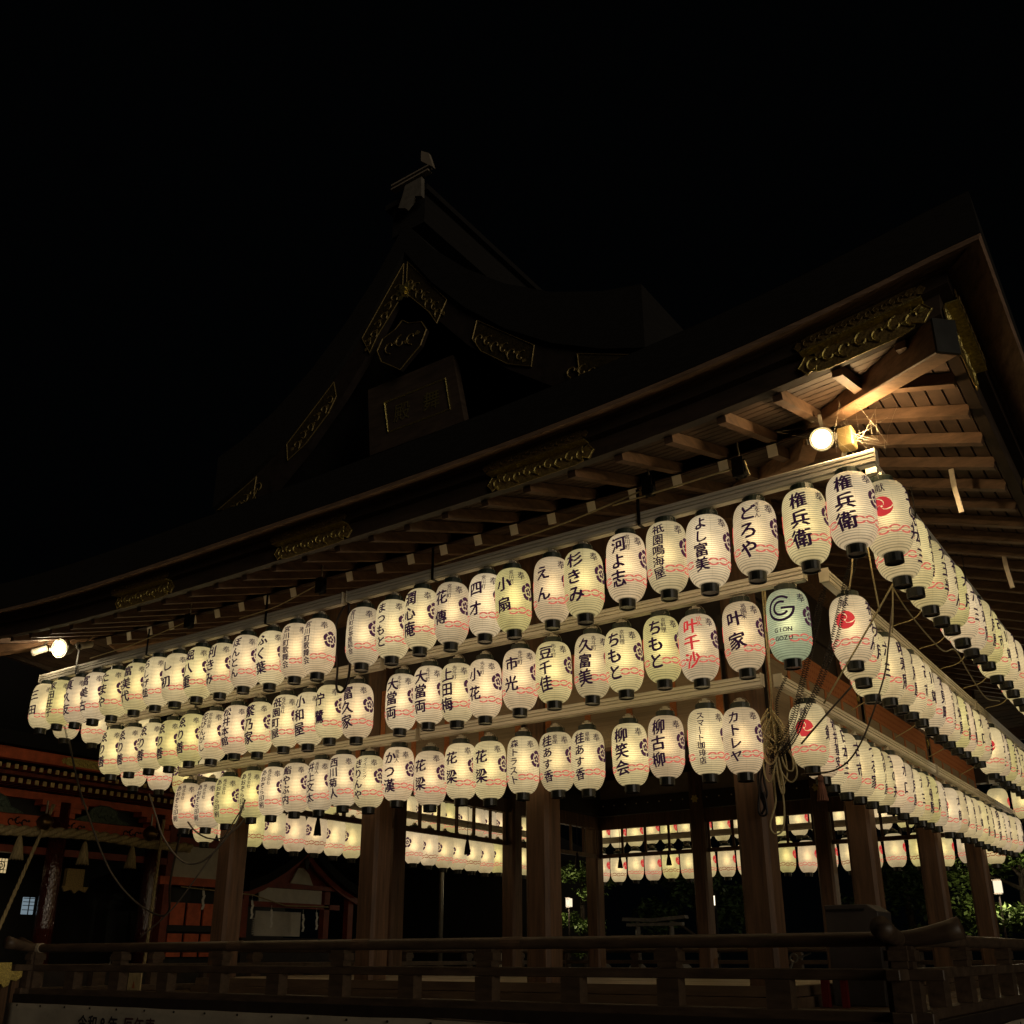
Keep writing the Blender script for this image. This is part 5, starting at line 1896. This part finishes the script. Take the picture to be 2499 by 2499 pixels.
# ------------------------------------------------------------------ stone gate, garden lanterns, trees
root = thing('stone_gate', 'small stone torii gate standing beyond the stage', 'torii')
gy = 18.0
m = MB()
m.prism([(-12.1, 2.47), (-11.2, 2.43), (-10.25, 2.50), (-10.27, 2.58), (-11.2, 2.52), (-12.08, 2.56)], (0, gy - .1, 0), (1, 0, 0), (0, 0, 1), (0, 1, 0), 0.22)
m.build('top_beam', M['stone_dark'], root)
m = MB()
m.box(-11.98, -10.36, gy - .08, gy + .08, 2.33, 2.41)
m.build('tie_beam', M['stone_dark'], root)
for x in (-11.68, -10.70):
    m = MB().lathe([(0.075, 0), (0.065, 2.428)], 12, (x, gy, 0))
    m.build('pillar', M['stone_dark'], root, smooth=True)
for i, (x, y) in enumerate(((-12.3, 17.2), (-11.2, 17.0), (-10.1, 17.3))):
    root = thing('stone_lantern', '%s dim stone lantern near the stone torii gate' % ('left', 'middle', 'right')[i], 'stone lantern', group='stone lanterns near the torii')
    m = MB().lathe([(0.16, 0), (0.16, .12), (0.08, .2), (0.07, .95), (0.15, 1.05), (0.15, 1.1)], 10, (x, y, 0))
    m.build('shaft', M['stone_dark'], root, smooth=False)
    m = MB()
    m.box(x - .11, x + .11, y - .11, y + .11, 1.102, 1.32)
    m.build('fire_box', M['stone_dark'], root)
    m = MB().lathe([(0.25, 1.322), (0.22, 1.36), (0.06, 1.48), (0.05, 1.54), (0.0, 1.58)], 6, (x, y, 0))
    m.build('cap', M['stone_dark'], root)


def andon(x, y, z0, z1, w, label, watts, chars=None):
    root = thing('garden_lantern', label, 'garden lantern', group='lit garden lanterns')
    m = MB()
    m.box(x - w / 2, x + w / 2, y - w / 2, y + w / 2, z0, z1)
    o = m.build('lit_box', M['andon_lit'], root)
    m = MB()
    m.box(x - w * .62, x + w * .62, y - w * .62, y + w * .62, z1 + .002, z1 + .03)
    m.box(x - w * .55, x + w * .55, y - w * .55, y + w * .55, z0 - .03, z0 - .002)
    m.build('frame', M['wood_black'], root)
    m = MB()
    m.box(x - .02, x + .02, y - .02, y + .02, 0, z0 - .031)
    m.build('post', M['wood_black'], root)
    if chars:
        vs, fs = [], []
        for i, ch in enumerate(chars):
            lay(vs, fs, ch, 0, (len(chars) / 2 - .5 - i) * .11, .115, random.Random(2), .01, False)
        m = MB()
        m.v = [Vector((x + a, y - w / 2 - .004 - ly * .001, (z0 + z1) / 2 + b)) for a, b, ly in vs]
        for f in fs:
            m.face(f)
        m.build('lettering', M['print_black'], root)
    point('garden_lantern_bulb', (x, y - w * .5 - .12, (z0 + z1) / 2), (1.0, 0.85, 0.55), watts, 0.08)


andon(-13.8, 18.0, 2.88, 3.10, 0.13, 'small lit garden lantern with two black characters among maple leaves', 32.0, '立石')
andon(-2.78, 18.0, 2.87, 3.12, 0.15, 'bright garden lantern in front of the tree beyond the right side', 48.0)
root = thing('light_tube', 'short bright light tube beside a back column', 'light')
m = MB().tube([(-9.47, 18, 2.80), (-9.47, 18, 3.03)], 0.028, 8)
m.build('tube', M['tube_lit'], root)
m = MB()
m.box(-9.5, -9.44, 18.03, 18.10, 0, 3.1)
m.build('post', M['metal_dark'], root)


def tree(x, y, h, blobs, label, leaf, seed, n=2600, size=0.075):
    """Tapered trunk with limbs running into leaf clumps; leaves are small bent quads spread through each clump."""
    rnd = random.Random(seed)
    root = thing('tree', label, 'tree', group='trees beyond the stage')
    m = MB()
    m.tube(spline([(x, y, 0), (x + .08, y, h * .3), (x - .05, y + .05, h * .6), (x + .05, y, h * .92)], 5), [0.17 - 0.14 * i / 15 for i in range(16)], 8)
    for bx, by, bz, br, bh in blobs:
        z0 = max(0.5, bz - bh * 0.9)
        m.tube(spline([(x, y, min(z0, h * .8)), ((x + bx) / 2, (y + by) / 2, (z0 + bz) / 2 + .1), (bx, by, bz)], 4), [0.055 - 0.005 * i for i in range(9)], 5)
    m.build('trunk', M['trunk'], root, smooth=True)
    m = MB()
    tot = sum(b[3] ** 2 for b in blobs)
    for bx, by, bz, br, bh in blobs:
        k = int(n * br ** 2 / tot)
        for i in range(k):
            u = Vector((rnd.gauss(0, 1), rnd.gauss(0, 1), rnd.gauss(0, 1))).normalized()
            r = rnd.random() ** 0.45
            wob = 0.72 + 0.5 * mnoise.noise(Vector((u.x * 2 + bx, u.y * 2 + by, u.z * 2 + seed)))
            c = Vector((bx + u.x * br * r * wob * 1.2, by + u.y * br * r * wob * 1.2, bz + u.z * bh * r * wob * 1.1))
            a = Vector((rnd.gauss(0, 1), rnd.gauss(0, 1), rnd.gauss(0, .5))).normalized()
            b = a.cross(Vector((rnd.gauss(0, .5), rnd.gauss(0, .5), 1))).normalized()
            s = size * rnd.uniform(.6, 1.3)
            m.quad(c - a * s, c - b * s * .5, c + a * s, c + b * s * .5)
    o = m.build('crown', M[leaf], root)
    return root


tree(-13.9, 18.9, 4.4, [(-13.9, 18.6, 3.85, .75, .35), (-13.35, 18.45, 3.25, .5, .28), (-14.3, 18.4, 2.55, .7, .28), (-13.4, 18.4, 2.35, .6, .26), (-14.0, 18.3, 1.75, .8, .22), (-13.1, 18.7, 3.7, .6, .4)],
     'maple tree lit green by the small garden lantern', 'leaf', 3, 4200, 0.055)
tree(-2.4, 18.9, 4.6, [(-1.9, 18.8, 3.75, .85, .5), (-2.9, 18.7, 3.6, .7, .4), (-1.7, 18.5, 2.9, .6, .5), (-2.6, 18.35, 2.35, .85, .42), (-3.5, 18.9, 2.6, .6, .7), (-1.4, 18.7, 2.1, .8, .5), (-3.7, 19.0, 3.4, .5, .5)],
     'leafy tree lit green by the bright garden lantern', 'leaf', 8, 6500, 0.07)
tree(-5.6, 21.5, 5.5, [(-5.6, 21.2, 3.4, 1.3, .9), (-6.8, 21.4, 2.6, 1.0, .8), (-4.5, 21.2, 2.5, 1.1, .9)], 'dark evergreen tree behind the back columns', 'leaf_dark', 12, 3000, 0.10)
tree(-11.8, 22.0, 5.5, [(-11.8, 21.7, 3.6, 1.2, .8), (-12.9, 21.6, 2.7, .9, .7), (-10.6, 21.8, 2.9, 1.0, .9)], 'dark evergreen tree behind the stone torii gate', 'leaf_dark', 14, 3000, 0.10)

# small things glimpsed between the rails
m = MB()
m.box(-9.62, -9.38, 1.25, 1.27, 1.205, 1.42)
o = tag(m.build('notice_card', M['straw']), 'pale yellow notice card standing on the front veranda behind the railing', 'card')
m = MB()
m.prism([(-.03, 0), (.03, 0), (.018, .04), (.0, .085), (-.02, .04)], (-9.50, 1.2485, 1.25), (1, 0, 0), (0, 0, 1), (0, -1, 0), 0.001)
m.build('flower_print', M['brocade'], o)
root = thing('patchwork_poster', 'small poster with pink and white patches leaning beyond the far railing', 'poster')
m = MB()
m.box(-11.62, -11.30, 11.30, 11.32, 1.2, 1.86)
m.build('sheet', M['plaster'], root)
rp = random.Random(6)
for i in range(7):
    m = MB()
    cx_, cz_ = -11.46 + rp.uniform(-.11, .11), 1.62 + rp.uniform(-.14, .2)
    m.prism([(.06 * math.cos(k * 1.05) * rp.uniform(.5, 1.2), .08 * math.sin(k * 1.05) * rp.uniform(.5, 1.2)) for k in range(6)], (cx_, 11.2985 - i * .0012, cz_), (1, 0, 0), (0, 0, 1), (0, -1, 0), 0.001)
    m.build('colour_patch', (M['verm_dark'], M['brocade'], M['tassel_pink'], M['paper_white'])[i % 4], root)
m = MB()
m.prism([(-.10, 0), (.0, .10), (.16, .30), (.10, .36), (-.02, .22), (-.14, .04)], (-8.85, 11.2, 1.60), (1, 0, 0), (0, 0, 1), (0, 1, 0), 0.02)
tag(m.build('folded_paper', M['paper_white']), 'folded white paper tied to the far railing', 'paper')

# plaque high in the gable
root = thing('gable_plaque', 'wooden name plaque with two gilt characters high in the gable', 'plaque')
m = MB()
m.prism([(-5.85, 8.02), (-4.55, 8.02), (-4.36, 7.10), (-5.66 - .1, 7.10)], (0, 0.92, 0), (1, 0, 0), (0, 0, 1), (0, 1, 0), 0.10)
m.build('board', M['fascia'], root)
m = MB()
fr_ = [(-5.56, 7.74), (-4.64, 7.74), (-4.56, 7.32), (-5.48, 7.32)]
m.tube([(a, 0.915, b) for a, b in fr_ + fr_[:1]], 0.012, 4)
m.build('inner_frame', M['gold'], root)
for ch, x in (('舞', -4.84), ('殿', -5.28)):
    vs, fs = [], []
    lay(vs, fs, ch, x, 7.53, 0.26, random.Random(4), 0.006, False)
    m = MB()
    m.v = [Vector((a, 0.914 - ly * .001, b)) for a, b, ly in vs]
    for f in fs:
        m.face(f)
    m.build('lettering', M['gold'], root)

bpy.data.objects.remove(_fo)
bpy.data.curves.remove(_fc)
